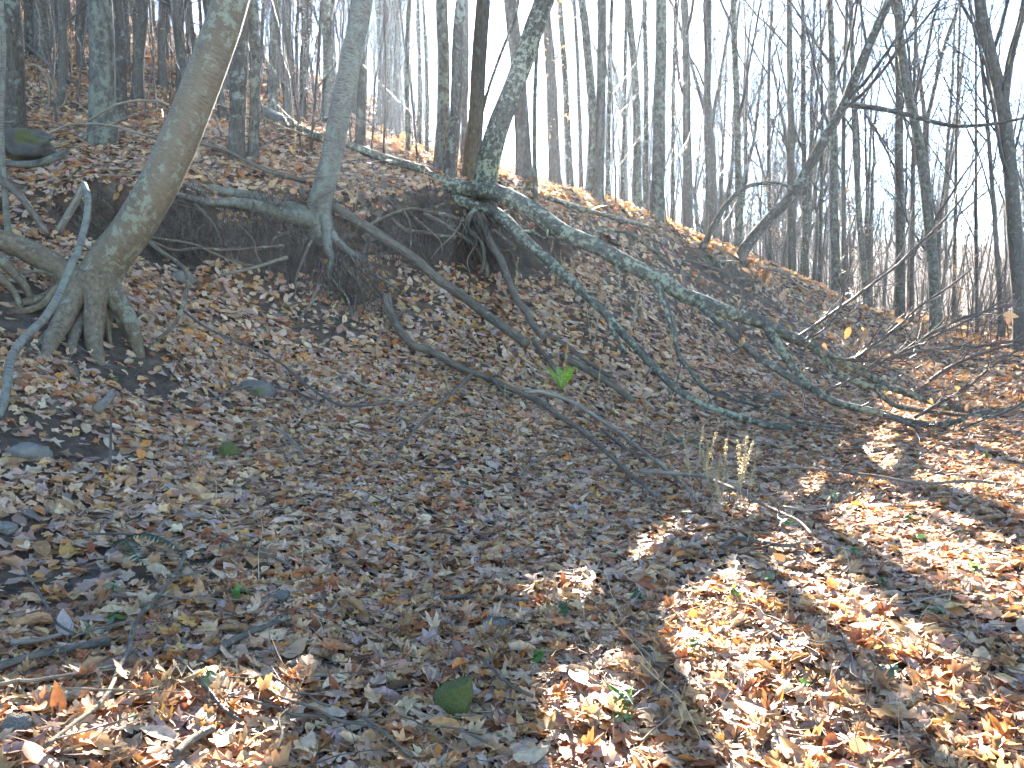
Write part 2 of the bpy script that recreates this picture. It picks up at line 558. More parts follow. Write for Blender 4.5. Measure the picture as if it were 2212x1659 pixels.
def soil_mask(x, y):
    x = np.asarray(x, float); y = np.asarray(y, float)
    Q = np.stack([x, y, np.zeros_like(x)], 1)
    s, w = crest_coord(Q[:, :2])
    s = s + 0.12 * fbm(Q * 2.3 + 31, 2)
    m = sstep(.3, .85, w) * sstep(-0.05, 0.05, s) * (1 - sstep(0.4, 0.9, s))
    for (cx, cy, rx, ry, a) in SOIL_SPOTS:
        d = np.hypot((x - cx) / rx, (y - cy) / ry) + 0.35 * fbm(Q * 2.1 + cx * 3, 3)
        m = np.maximum(m, a * (1 - sstep(0.55, 1.05, d)))
    m = np.maximum(m, 0.75 * sstep(0.30, 0.55, fbm(Q * 1.1 + 77, 3)) * (1 - sstep(-.5, 2.5, x)) * (1 - sstep(10, 14, y)))
    return np.clip(m, 0, 1)


def _spot(u, v, rx, ry, a):
    h = hit(u, v)
    return (h[0], h[1], rx, ry, a)


SOIL_SPOTS = [_spot(150, 735, 1.0, .7, .95), _spot(20, 690, .9, .7, .95), _spot(60, 940, .7, .6, .9), _spot(250, 790, 1.0, .35, .6), _spot(60, 1230, .5, .4, .6),
              _spot(230, 1000, .4, .35, .6), _spot(700, 700, .5, .4, .75), _spot(420, 870, .6, .3, .55), _spot(1060, 600, .5, .5, .6),
              _spot(1560, 605, .9, .7, .8), _spot(1400, 660, 1.0, 1.2, .55), _spot(1560, 690, 1.3, 1.3, .55), _spot(1300, 700, .6, .8, .5), _spot(1680, 690, 1.2, 1.3, .5), _spot(880, 640, .5, .5, .6), _spot(600, 660, .5, .3, .6)]


def sinh_axis(lo, hi, c, a, n):
    t0, t1 = math.asinh((lo - c) / a), math.asinh((hi - c) / a)
    return c + a * np.sinh(np.linspace(t0, t1, n))


gx = sinh_axis(-300, 300, -0.5, 3.2, 350)
gy = sinh_axis(-100, 300, 8.0, 3.0, 390)
GX, GY = np.meshgrid(gx, gy)
fx, fy = GX.ravel(), GY.ravel()
fz = zf(fx, fy)
cs_, cw_ = crest_coord(np.stack([fx, fy], 1))
cs_ = cs_ + 0.12 * fbm(np.stack([fx, fy, 0 * fx], 1) * 2.3 + 31, 2)
under = cw_ * sstep(0.02, 0.25, cs_) * (1 - sstep(0.32, 0.75, cs_))
nz = fbm(np.stack([fx, fy, fz], 1) * 2.7 + 3, 3) + .45 * fbm(np.stack([fx, fy, fz * 2], 1) * 9 + 3, 2)
GV = np.stack([fx + 0.05 * under * nz, fy + under * (0.60 + 0.45 * nz), fz], 1)
ny_, nx_ = GX.shape
ii = (np.arange(ny_ - 1)[:, None] * nx_ + np.arange(nx_ - 1)[None]).ravel()
gm = MB().add(GV, np.stack([ii, ii + 1, ii + nx_ + 1, ii + nx_], 1))
ground = gm.build('ground', M['ground'])
at = ground.data.attributes.new('soil', 'FLOAT', 'POINT')
at.data.foreach_set('value', soil_mask(fx, fy).astype(np.float32))
tag(ground, 'leaf strewn forest floor rising into an eroded earth bank', 'ground', kind='structure')

# ------------------------------------------------------------------ leaf shapes and litter


def mirror(half):
    """half outline as (angle from tip in degrees, radius), tip first, base last"""
    r = [(math.radians(a), d) for a, d in half]
    out = [(d * math.sin(a), d * math.cos(a)) for a, d in r]
    out += [(-x, y) for x, y in reversed(out[1:-1])]
    return np.array(out)


MAPLE = mirror([(0, 1.0), (9, .72), (17, .74), (24, .42), (38, .66), (50, .98), (60, .7), (72, .66), (84, .38), (104, .56), (122, .6), (148, .36), (180, .22)])
MAPLE2 = mirror([(0, .95), (14, .7), (27, .5), (46, .9), (58, .8), (74, .55), (98, .66), (130, .5), (180, .2)])
OAK = np.array([(0, 1.1), (.13, .95), (.1, .8), (.36, .74), (.42, .6), (.15, .48), (.16, .36), (.46, .28), (.5, .1), (.18, 0), (.16, -.16), (.4, -.28), (.36, -.42), (.12, -.5), (.08, -.8), (0, -.95)])
OAK = np.vstack([OAK, (OAK[1:-1] * [-1, 1])[::-1]])
BEECH = mirror([(0, 1.15), (12, .92), (30, .68), (55, .52), (85, .48), (120, .52), (150, .68), (180, .8)])
OVAL = mirror([(0, 1.1), (35, .7), (90, .5), (140, .6), (180, .85)])
MAPLE_LO = mirror([(0, 1.0), (26, .5), (48, .92), (84, .45), (122, .62), (180, .3)])


def leaf_template(outline, rng, curl, stem=True):
    n = len(outline)
    c = np.array([[0.0, -.05]])
    P = np.vstack([c, outline])
    x, y = P[:, 0], P[:, 1]
    r2 = x * x + y * y
    z = curl * (rng.uniform(-.2, .55) * np.abs(x) + rng.uniform(-.35, .5) * y * y + rng.uniform(-.3, .6) * x * x + rng.uniform(-.2, .2) * x * y)
    z = z + curl * .12 * rng.standard_normal(n + 1) * np.sqrt(r2)
    shrink = 1 - .18 * curl * rng.uniform(0, 1)
    V = np.stack([x * shrink, y, z], 1)
    i = np.arange(n)
    F = np.stack([np.zeros(n, int), 1 + (i + 1) % n, 1 + i], 1)
    if stem:
        b = int(np.argmin(outline[:, 1]))
        bp = V[1 + b]
        k = len(V)
        V = np.vstack([V, bp + [.03, 0, 0], bp + [-.03, 0, 0], bp + [rng.uniform(-.25, .25), -.8, rng.uniform(-.1, .3)]])
        F = np.vstack([F, [k, k + 1, k + 2]])
    return V, F


tr = np.random.default_rng(3)
HI = [leaf_template(o, tr, c, True) for o in (MAPLE, MAPLE, MAPLE2, OAK, BEECH, BEECH) for c in (.5, .9, 1.3)]
MID2 = [leaf_template(o, tr, c, False) for o in (MAPLE2, MAPLE_LO, OVAL) for c in (.6, 1.1)]
MID = [leaf_template(o, tr, c, False) for o in (MAPLE_LO, OVAL, OVAL) for c in (.6, 1.2)]
LO = [leaf_template(mirror([(0, 1.05), (55, .7), (180, .8)]), tr, c, False) for c in (.5, 1.0)]

PAL = np.array([(.36, .245, .145), (.47, .37, .275), (.50, .42, .36), (.34, .16, .065), (.24, .095, .04), (.42, .26, .09), (.12, .07, .042),
                (.34, .29, .33), (.30, .20, .12), (.44, .33, .2), (.50, .23, .06), (.21, .14, .09)])
PALW = np.array([.19, .17, .10, .12, .075, .045, .05, .035, .10, .07, .02, .035])
PALW = PALW / PALW.sum()


def leaf_cols(n, rng):
    c = PAL[rng.choice(len(PAL), n, p=PALW)] * np.array([1.55, 1.22, .80])
    return np.clip(c * rng.uniform(.72, 1.2, (n, 1)) * rng.uniform(.93, 1.07, (n, 3)), .015, .8)


def normals(x, y, e=.06):
    z0, zx, zy = zf(x, y), zf(x + e, y), zf(x, y + e)
    n = np.stack([-(zx - z0) / e, -(zy - z0) / e, np.ones_like(x)], 1)
    return z0, n / np.linalg.norm(n, axis=1, keepdims=True)


def leaf_frames(nrm, tilt, rng):
    n = len(nrm)
    k = nrm + rng.standard_normal((n, 3)) * tilt[:, None]
    flip = rng.random(n) < .45
    k[flip & (rng.random(n) < 1)] *= 1
    k /= np.linalg.norm(k, axis=1, keepdims=True)
    a = rng.standard_normal((n, 3))
    xa = cross(a, k); xa /= np.linalg.norm(xa, axis=1, keepdims=True)
    ya = cross(k, xa)
    sgn = np.where(flip, -1.0, 1.0)[:, None]
    return np.stack([xa * sgn, ya, k * sgn], 2)      # columns


def scatter(r0, r1, dens, half_deg, rng):
    half = math.radians(half_deg)
    n = int(dens * half * (r1 * r1 - r0 * r0))
    r = np.sqrt(rng.uniform(r0 * r0, r1 * r1, n))
    a = rng.uniform(-half, half, n)
    return r * np.sin(a), r * np.cos(a)


litter = MB()
HERO = []
rngL = np.random.default_rng(11)
for (r0, r1, dens, T, size, half) in ((1.6, 4.0, 1350, HI, .046, 50), (4.0, 8.5, 920, MID2, .048, 43), (8.5, 13, 560, MID, .050, 38), (13, 24, 165, LO, .068, 40), (24, 48, 36, LO, .13, 42), (48, 80, 7, LO, .24, 40)):
    x, y = scatter(r0, r1, dens, half, rngL)
    sm = soil_mask(x, y)
    keep = rngL.random(len(x)) > sm * .93
    cs2, cw2 = crest_coord(np.stack([x, y], 1))
    cs2 = cs2 + 0.12 * fbm(np.stack([x, y, 0 * x], 1) * 2.3 + 31, 2)
    keep &= cw2 * sstep(0.0, 0.2, cs2) * (1 - sstep(0.3, 0.6, cs2)) < .2
    x, y, sm = x[keep], y[keep], sm[keep]
    z, nrm = normals(x, y)
    n = len(x)
    size_v = size * np.clip(np.exp(rngL.normal(0, .27, n)), .5, 1.6)
    tilt = np.abs(rngL.normal(.08, .13, n)) + .04
    R = leaf_frames(nrm, tilt, rngL)
    lift = rngL.uniform(.004, .03, n) * (1 + .3 * (r0 > 8))
    pos = np.stack([x, y, z], 1) + nrm * lift[:, None]
    cols = leaf_cols(n, rngL)
    ti = rngL.integers(0, len(T), n)
    if r0 < 2:
        # the 300 that show largest: each one an object of its own, lying on top
        d = pos - CAM
        f = d[:, 1] * CP - d[:, 2] * SP
        uu = W / 2 + FPX * d[:, 0] / f
        vv = H / 2 - FPX * (d[:, 2] * CP + d[:, 1] * SP) / f
        inside = (uu > 20) & (uu < W - 20) & (vv < H - 20) & (lift > .02)
        score = np.where(inside, size_v / f, 0)
        top = np.argsort(-score)[:300]
        for q in top:
            pos[q] += nrm[q] * .014
            HERO.append((T[ti[q]], R[q], pos[q], size_v[q], cols[q]))
        km = np.ones(n, bool); km[top] = False
    else:
        km = np.ones(n, bool)
    for t, (TV, TF) in enumerate(T):
        m = km & (ti == t)
        k = int(m.sum())
        if not k:
            continue
        V = np.einsum('nij,vj->nvi', R[m] * size_v[m][:, None, None], TV) + pos[m][:, None]
        F = (TF[None] + (np.arange(k) * len(TV))[:, None, None]).reshape(-1, 3)
        tcv = np.repeat(TV[None], k, 0) + rngL.uniform(0, 60, (k, 1, 3))
        litter.add(V.reshape(-1, 3), F, tcv.reshape(-1, 3), np.repeat(cols[m], len(TV), 0))
lo = litter.build('leaf_litter', M['leaf'], smooth=False)
tag(lo, 'thick carpet of fallen tan and russet leaves over the forest floor', 'leaves', kind='stuff')


def leaf_object(name, T, R, pos, size, col, parent, mat='leaf'):
    TV, TF = T
    V = TV @ (R * size).T
    o = MB().add(V, TF, TV + np.random.default_rng(int(abs(pos[0]) * 1e4) + 1).uniform(0, 60, (1, 3)), np.repeat(col[None], len(TV), 0)).build(name, M[mat], None, False)
    o.parent = parent
    o.location = np.asarray(pos) - wloc(parent)
    return o


for (T, R, p, s_, c) in HERO:
    leaf_object('leaf', T, R, p, s_, c, ground)

# ------------------------------------------------------------------ growing wood


def limb(p0, d0, L, n, up, jit, rng):
    j = np.cumsum(rng.standard_normal((n, 3)) * jit, 0)
    t = np.linspace(0, 1, n)[:, None]
    d = d0 + j + np.array([0, 0, 1.0]) * up * t
    d /= np.linalg.norm(d, axis=1, keepdims=True)
    return np.vstack([p0, p0 + np.cumsum(d, 0) * L / n])


def side_dir(d, ang, rng, az=None):
    d = d / np.linalg.norm(d)
    a = cross(d, [0.3, 0.1, 1.0] if abs(d[2]) < .9 else [1.0, 0, 0])
    a /= np.linalg.norm(a)
    b = cross(d, a)
    az = rng.uniform(0, 6.283) if az is None else az
    return d * math.cos(ang) + (a * math.cos(az) + b * math.sin(az)) * math.sin(ang)


def at_t(p, t):
    i = t * (len(p) - 1)
    k = min(int(i), len(p) - 2)
    f = i - k
    return p[k] * (1 - f) + p[k + 1] * f, p[k + 1] - p[k]


def grow(mb, path, rad, rng, start=.35, nb=20, sub=5, tw=4, Lf=.3, up=.5, ang=(.6, 1.0), rmin=.006, end=.98):
    """bare branches, side branches and twigs along a stem"""
    Ht = np.linalg.norm(path[1:] - path[:-1], axis=1).sum()
    az = rng.uniform(0, 6.28)
    for k in range(nb):
        t = start + (end - start) * ((k + rng.random() * .9) / nb)
        p, d = at_t(path, t)
        rp = float(np.interp(t, np.linspace(0, 1, len(rad)), rad))
        az += 2.4 + rng.normal(0, .4)
        L = Ht * Lf * (1.12 - .75 * (t - start) / (1 - start)) * rng.uniform(.6, 1.2)
        r0 = max(rmin, min(rp * .5, .0095 * L + .003))
        q = limb(p, side_dir(d, rng.uniform(*ang), rng, az), L, 7, up, .10, rng)
        mb.tube(q, np.linspace(r0, r0 * .25, 8), 5, cap=False)
        for s_ in range(sub):
            t2 = .25 + .72 * (s_ + rng.random()) / sub
            p2, d2 = at_t(q, t2)
            L2 = L * rng.uniform(.25, .5) * (1.15 - .5 * t2)
            r2 = max(rmin * .7, r0 * (1 - .7 * t2) * .6)
            q2 = limb(p2, side_dir(d2, rng.uniform(.5, 1.0), rng), L2, 5, up * .6, .14, rng)
            mb.tube(q2, np.linspace(r2, r2 * .35, 6), 3, cap=False)
            for w_ in range(tw):
                t3 = .2 + .78 * (w_ + rng.random()) / tw
                p3, d3 = at_t(q2, t3)
                L3 = L2 * rng.uniform(.3, .65)
                q3 = limb(p3, side_dir(d3, rng.uniform(.45, .95), rng), L3, 3, up * .4, .16, rng)
                r3 = max(rmin * .55, r2 * .5)
                mb.tube(q3, np.linspace(r3, r3 * .4, 4), 3, cap=False)


def flare(L, r, k=.55, h=.28):
    return r * (1 + k * np.exp(-L / h))


def path_len(p):
    return np.concatenate([[0], np.cumsum(np.linalg.norm(p[1:] - p[:-1], axis=1))])


# ------------------------------------------------------------------ template forest trees (shared meshes)
TREES = []


def make_template(seed, matname, forked):
    rng = np.random.default_rng(seed)
    Ht = rng.uniform(15, 19)
    r0 = rng.uniform(.10, .16)
    n = 26
    t = np.linspace(0, 1, n)
    wob = np.cumsum(rng.standard_normal((n, 2)) * .05, 0) * (0.3 + t[:, None])
    path = np.stack([wob[:, 0] + rng.normal(0, .5) * t ** 1.5, wob[:, 1] + rng.normal(0, .5) * t ** 1.5, -.25 + Ht * t], 1)
    tm, cm = MB(), MB()
    if forked:
        fk = int(n * rng.uniform(.22, .42))
        low = path[:fk + 1]
        rl = flare(path_len(low), np.linspace(r0, r0 * .78, len(low)))
        tm.tube(low, rl, 10, .05, 2.5)
        for q in range(rng.integers(2, 4)):
            d = side_dir(np.array([0, 0, 1.0]), rng.uniform(.12, .38), rng, q * 2.4 + seed)
            lead = limb(low[-1] - [0, 0, .15], d, Ht * rng.uniform(.45, .58), 14, .35, .045, rng)
            rr = np.linspace(r0 * .62, r0 * .10, 15)
            tm.tube(lead, rr, 8, .04, 2.5)
            grow(cm, lead, rr, rng, .06, 21, 7, 5, .28, .5, (.4, .9), .012)
        grow(cm, low, rl, rng, .45, 5, 6, 5, .42, .35, (.7, 1.2), .012)
    else:
        rr = flare(path_len(path), r0 * (1 - t * .9))
        tm.tube(path, rr, 10, .05, 2.5)
        grow(cm, path, rr, rng, .14, 42, 7, 5, .20, .55, (.5, 1.0), .012)
    return tm.mesh('trunk', M[matname]), cm.mesh('crown', M['far'])


for s_, mt, fk in ((1, 'maple', True), (2, 'grey', False), (3, 'maple', True), (4, 'brown', True), (5, 'grey', True), (6, 'maple', False), (8, 'brown', False)):
    TREES.append(make_template(s_, mt, fk))


def put_tree(k, x, y, scale, rz, lean=(0, 0), label=None, group=None, name='bare_tree'):
    z = float(zf(x, y)[0])
    e = empty(name, (x, y, z), label, 'tree', group)
    e.rotation_euler = (lean[0], lean[1], rz)
    e.scale = (scale, scale, scale)
    for me, nm in zip(TREES[k], ('trunk', 'crown')):
        o = bpy.data.objects.new(nm, me)
        COL.objects.link(o)
        o.parent = e
    return e


# ------------------------------------------------------------------ trees set out one by one


def spec_tree(name, uv, wpx, label, mat='grey', Y=None, height=15, group=None, sides=12, rough=.05, crown=(12, 4, 3), cs=.5, taper=.45, fl=.55, sink=.2, up_bend=.4, cat='tree'):
    u0, v0 = uv[0]
    h = hit(u0, v0) if Y is None else None
    Yb = Y if Y is not None else (h[1] if h is not None else 20.0)
    pts = [P3(u, v, Yb + (0 if len(q) < 1 else q[0])) for (u, v, *q) in [(a[0], a[1], (a[2] if len(a) > 2 else 0)) for a in uv]]
    base = pts[0].copy()
    zb = float(zf(base[0], base[1])[0])
    pts = [np.array([base[0], base[1], min(zb, base[2]) - sink])] + pts
    r0 = wpx / FPX * Yb / 2
    d = pts[-1] - pts[-2]
    d /= np.linalg.norm(d)
    L = sum(np.linalg.norm(pts[i + 1] - pts[i]) for i in range(len(pts) - 1))
    rng = np.random.default_rng(int(u0 * 7 + v0))
    vis = L
    while L < height:
        d = d + np.array([0, 0, up_bend * .3]) + rng.normal(0, .04, 3)
        d /= np.linalg.norm(d)
        pts.append(pts[-1] + d * 1.5)
        L += 1.5
    pth = spline(pts, max(20, int(L * 2.6)))
    Ls = path_len(pth)
    rr = flare(np.maximum(Ls - sink, 0), r0 * (1 - .9 * (Ls / Ls[-1]) ** 1.15) * 1.0, fl, .22 + r0)
    pth[1:-1] += fbm(np.stack([Ls[1:-1] * .8, Ls[1:-1] * 0 + u0, Ls[1:-1] * 0], 1), 2)[:, None] * np.array([[r0 * .25, r0 * .1, 0]])
    e = empty(name, base, label, cat, group)
    MB().tube(pth, rr, sides, rough, 4.0).build('trunk', M[mat], e)
    cm = MB()
    grow(cm, pth, rr, rng, cs if cs < .35 else max(cs, min(.85, vis / L * .9)), crown[0], crown[1], crown[2], .24, .75, (.32, .75) if cs < .35 else (.5, .95), .009 if cs < .35 else .006)
    cm.build('crown', M['far'], e)
    return e, pth, rr

ORD = ('first', 'second', 'third', 'fourth', 'fifth', 'sixth', 'seventh', 'eighth', 'ninth', 'tenth', 'eleventh', 'twelfth', 'thirteenth', 'fourteenth')
LOOK = {'maple': 'plain grey', 'grey': 'lichen flecked', 'brown': 'dark'}
FAR_G = 'bare trees standing behind the ridge'
trees = {}


def T_(key, *a, **k):
    trees[key] = spec_tree(*a, **k)
    return trees[key]


# --- up the slope on the left
T_('edge', 'old_tree', [(30, 285), (27, 120), (20, 0)], 40, 'dark lichen flecked trunk rising behind the mossy boulder', 'brown', Y=10.6, fl=.5, crown=(8, 3, 3))
T_('edge_thin', 'young_birch', [(4, 315), (6, 200), (8, 90), (3, 0)], 12, 'slim sunlit birch stem growing beside the mossy boulder', 'pale_birch', Y=7.6, height=8, crown=(6, 3, 2), fl=.3)
T_('lichen', 'lichen_tree', [(225, 312), (223, 200), (222, 100), (216, 0)], 50, 'stout straight trunk crusted all over with pale green lichen', 'grey', fl=.35)
T_('lichen_dark', 'dark_tree', [(262, 305), (259, 150), (253, 0)], 23, 'dark narrow trunk tucked right behind the stout lichen crusted trunk', 'brown', Y=12.4, fl=.3)
T_('twin_a', 'dark_tree', [(510, 345), (514, 200), (519, 60), (524, 0)], 32, 'dark mossy trunk of a close pair behind the leaning golden birch', 'brown', fl=.3)
T_('twin_b', 'lichen_tree', [(546, 342), (550, 150), (546, 0)], 21, 'paler narrow trunk of the close pair behind the leaning golden birch', 'grey', fl=.3)
for u, v, w, mt in ((93, 128, 27, 'grey'), (137, 168, 14, 'maple'), (60, 120, 18, 'brown'), (175, 150, 16, 'maple'), (353, 190, 16, 'maple'), (393, 195, 20, 'grey'),
                    (590, 250, 20, 'grey'), (623, 255, 20, 'maple'), (655, 262, 14, 'brown'), (708, 268, 25, 'grey')):
    T_(('hill', u), 'bare_tree', [(u, v), (u + random.uniform(-4, 4), v * .5), (u + random.uniform(-8, 8), 0)], w, '%s %s trunk high on the wooded hillside behind the birches' % ('stout' if w > 18 else 'slender', LOOK[mt]), mt,
       group='trees on the wooded hillside', crown=(14, 4, 3), cs=.4, fl=.3)
for u, v, w, mt in ((777, 325, 20, 'maple'), (817, 275, 10, 'brown'), (840, 285, 14, 'brown'), (857, 292, 14, 'maple'), (882, 330, 11, 'grey'), (905, 315, 10, 'brown'), (922, 330, 8, 'brown')):
    T_(('gap', u), 'bare_tree', [(u, v), (u + random.uniform(-4, 4), v * .5), (u + random.uniform(-9, 9), 0)], w, '%s %s trunk uphill between pale birch and trunk clump' % ('wider' if w > 12 else 'thin', LOOK[mt]), mt,
       group='slender trunks uphill between birch and clump', crown=(14, 4, 3), cs=.4, fl=.3)

# --- the clump at the top of the bank
T_('clump_a', 'lichen_tree', [(949, 380), (956, 250), (957, 120), (955, 0)], 27, 'straight grey trunk, outermost of the clump on the bank, lichen patched', 'grey', Y=11.9, crown=(5, 3, 2), fl=.35)
T_('clump_b', 'lichen_tree', [(972, 392), (983, 270), (988, 120), (998, 0)], 25, 'dark grey lichen speckled trunk, second stem of the clump on the bank', 'brown', Y=11.7, crown=(5, 3, 2), fl=.3)
T_('clump_c', 'bare_tree', [(1003, 370), (1003, 200), (1004, 0)], 15, 'thin plain trunk half hidden behind the clump on the bank', 'maple', Y=14.5, fl=.3)
T_('clump_d', 'smooth_tree', [(1017, 392), (1028, 250), (1037, 120), (1046, 0)], 33, 'plain grey smooth trunk beside the leaning broken lichen trunk', 'maple', Y=12.2, crown=(5, 3, 2), fl=.35)
T_('clump_e', 'leaning_tree', [(1047, 398), (1070, 300), (1097, 225), (1120, 160), (1148, 67), (1172, 0)], 47, 'thick leaning trunk with torn bark and big pale lichen patches', 'fallen', Y=11.4, crown=(5, 3, 2), fl=.25, up_bend=.2)
T_('clump_f', 'bare_tree', [(1133, 415), (1130, 300), (1120, 150), (1103, 0)], 32, 'broad trunk with a mossy foot behind the leaning broken trunk', 'maple', Y=14.5, crown=(5, 3, 2), fl=.45)
T_('clump_g', 'young_tree', [(1022, 330), (1050, 210), (1080, 120), (1108, 50), (1120, 0)], 8, 'thin slanting stem crossing behind the leaning broken trunk', 'brown', Y=13.2, height=9, fl=.2, crown=(8, 3, 3))
T_('pole', 'young_tree', [(1157, 440), (1155, 300), (1157, 150), (1163, 60), (1165, 0)], 10, 'very slim pale stem just past the mossy footed trunk', 'grey', Y=12.6, height=10, fl=.2, crown=(8, 3, 3))

# --- along the ridge to the right
for key, uv, w, mt, Y in (('r1', [(1197, 392), (1192, 200), (1178, 0)], 24, 'maple', 18), ('r2', [(1232, 398), (1222, 200), (1208, 0)], 14, 'brown', 20),
                          ('r3', [(1274, 428), (1281, 250), (1264, 60), (1256, 0)], 20, 'grey', 17), ('r4', [(1291, 464), (1296, 250), (1302, 0)], 22, 'maple', 15.2),
                          ('r5', [(1312, 428), (1316, 200), (1322, 0)], 10, 'brown', 20), ('r6', [(1376, 432), (1373, 200), (1357, 0)], 18, 'grey', 18.5),
                          ('r7', [(1394, 450), (1396, 200), (1392, 0)], 12, 'brown', 20), ('r8', [(1418, 508), (1425, 250), (1427, 0)], 28, 'grey', 15.6),
                          ('r9', [(1486, 505), (1484, 250), (1478, 0)], 20, 'maple', 19), ('r10', [(1536, 515), (1528, 250), (1531, 0)], 19, 'maple', 21),
                          ('r11', [(1598, 545), (1592, 250), (1584, 0)], 17, 'grey', 22), ('r12', [(1345, 440), (1350, 200), (1352, 0)], 9, 'brown', 21),
                          ('r13', [(1452, 490), (1455, 200), (1460, 0)], 9, 'brown', 22), ('r14', [(1256, 425), (1250, 200), (1240, 0)], 9, 'maple', 21)):
    T_(key, 'bare_tree', uv, w, '%s trunk, %s along the ridge crest counting from the mossy footed trunk' % (LOOK[mt], ORD[['r1', 'r2', 'r14', 'r3', 'r4', 'r5', 'r12', 'r6', 'r7', 'r8', 'r13', 'r9', 'r10', 'r11'].index(key)]), mt, Y=Y, group='trunks along the ridge crest', crown=(20, 5, 4) if uv[0][0] > 1440 else (8, 4, 3), cs=.2 if uv[0][0] > 1440 else .36, fl=.35)
for key, uv, w, mt, Y in (('q1', [(1710, 600), (1708, 230), (1704, 0)], 24, 'maple', 24), ('q2', [(1742, 610), (1735, 250), (1733, 0)], 17, 'brown', 25),
                          ('q3', [(1806, 640), (1800, 300), (1793, 0)], 24, 'grey', 21), ('q4', [(1824, 640), (1822, 300), (1830, 0)], 14, 'maple', 23),
                          ('q5', [(1874, 680), (1852, 400), (1840, 100), (1838, 0)], 19, 'grey', 23), ('q6', [(1946, 700), (1943, 350), (1938, 0)], 27, 'brown', 23),
                          ('q7', [(1968, 700), (1972, 350), (1980, 0)], 14, 'maple', 25), ('q8', [(2110, 690), (2108, 300), (2108, 0)], 9, 'brown', 24),
                          ('q9', [(2163, 690), (2140, 350), (2125, 180), (2108, 0)], 14, 'maple', 23), ('q10', [(2060, 690), (2066, 300), (2075, 0)], 11, 'brown', 27),
                          ('q11', [(1665, 590), (1660, 250), (1668, 0)], 13, 'maple', 27), ('q12', [(1770, 620), (1776, 300), (1772, 0)], 11, 'brown', 28)):
    T_(key, 'bare_tree', uv, w * .8, '%s trunk, %s past the dark slanting trunk at the ridge end' % (LOOK[mt], ORD[['q11', 'q1', 'q2', 'q12', 'q3', 'q4', 'q5', 'q6', 'q7', 'q10', 'q8', 'q9'].index(key)]), mt, Y=Y, group='trunks past the low end of the ridge', crown=(22, 6, 5), cs=.2, fl=.35)
T_('bend', 'bent_tree', [(2022, 700), (2012, 530), (1990, 335), (1957, 167), (1937, 0)], 25, 'dark trunk bowing over above the tips of the fallen branches', 'grey', Y=19, crown=(20, 6, 4), cs=.15, fl=.3)
T_('right', 'forked_tree', [(2206, 720), (2196, 533), (2178, 330), (2164, 215), (2130, 70), (2117, 0)], 34, 'thick kinked trunk with a tall upright fork', 'maple', Y=17, crown=(20, 6, 4), cs=.15, fl=.3)
e, pth, rr = trees['right']
fk = spline([P3(2168, 235, 17), P3(2182, 130, 16.9), (P3(2208, 30, 16.6)), P3(2230, -120, 16.4), P3(2240, -300, 16.3)], 14)
MB().tube(fk, np.linspace(.09, .03, 14), 8, .05, 4).build('fork', M['maple'], e)

# --- dark leaning tree on the low end of the ridge, with its long level bough
e, pth, rr = T_('lean_dark', 'leaning_tree', [(1604, 545), (1661, 473), (1708, 425), (1755, 347), (1795, 277), (1828, 213), (1875, 100), (1921, 0)], 24,
                'dark slanting trunk leaning out from the low end of the ridge', 'brown', Y=16.2, crown=(18, 5, 4), cs=.35, fl=.2, up_bend=.15)
b = spline([P3(u, v, 16.1 - .004 * (u - 1835)) for u, v in ((1822, 226), (1891, 233), (1958, 247), (2048, 270), (2125, 270), (2212, 255), (2330, 225))], 26)
bm = MB().tube(b, np.linspace(.055, .018, 26), 7, .05, 6)
bo = bm.build('bough', M['brown'], e)
cm = MB(); grow(cm, b, np.linspace(.05, .015, 26), np.random.default_rng(5), .12, 14, 4, 3, .22, .5, (.5, 1.0), .005)
cm.build('twigs', M['far'], bo)['kind'] = 'stuff'
e = empty('bent_sapling', hit(1530, 525), 'thin stem bent right over in an arch beside the dark slanting trunk', 'sapling')
b = spline([P3(u, v, 15.0) for u, v in ((1515, 540), (1540, 490), (1565, 447), (1601, 410), (1641, 397), (1690, 398), (1730, 420))], 22)
MB().tube(b, np.linspace(.06, .02, 22), 7, .05, 5).build('stem', M['brown'], e)
cm = MB(); grow(cm, b, np.linspace(.05, .015, 22), np.random.default_rng(15), .3, 14, 4, 3, .25, .3, (.5, 1.0), .005)
cm.build('twigs', M['far'], e)['kind'] = 'stuff'

# --- the forest beyond
rf = np.random.default_rng(23)
TLOOK = ['forked plain grey', 'straight lichen flecked', 'wide forking grey', 'forked dark brown', 'forked lichen flecked', 'straight plain grey', 'straight dark brown']
placed = [np.array(t[1][1][:2]) for t in trees.values()]
cnt = 0
tries = 0
while cnt < 270 and tries < 9000:
    tries += 1
    a = math.radians(rf.uniform(-40, 40) if cnt < 190 else rf.uniform(-38, -5))
    r = 20 + 78 * rf.random() ** .75 if cnt < 190 else rf.uniform(17, 60)
    x, y = r * math.sin(a), r * math.cos(a)
    if r < 27 and (-5 < x < 9 or (x < 0 and r < 17)):
        continue
    u = W / 2 + FPX * math.tan(a)
    if 880 < u < 1010 and r < 75:
        continue
    if -.3 < x + .05 * y < 5.5:
        continue
    if any(np.hypot(*(q - (x, y))) < 1.5 + r * .012 for q in placed):
        continue
    placed.append(np.array((x, y)))
    cnt += 1
    lab, g = ('bare grey tree in the wood on the uphill skyline', 'trees on the uphill skyline') if x < 0.05 * y else ('bare grey tree in the wood beyond the ridge', FAR_G)
    tk = int(rf.integers(0, len(TREES)))
    lab = TLOOK[tk] + lab[9:]
    put_tree(tk, x, y, rf.uniform(.6, 1.1), rf.uniform(0, 6.28), (rf.normal(0, .05), rf.normal(0, .05)), lab, g)

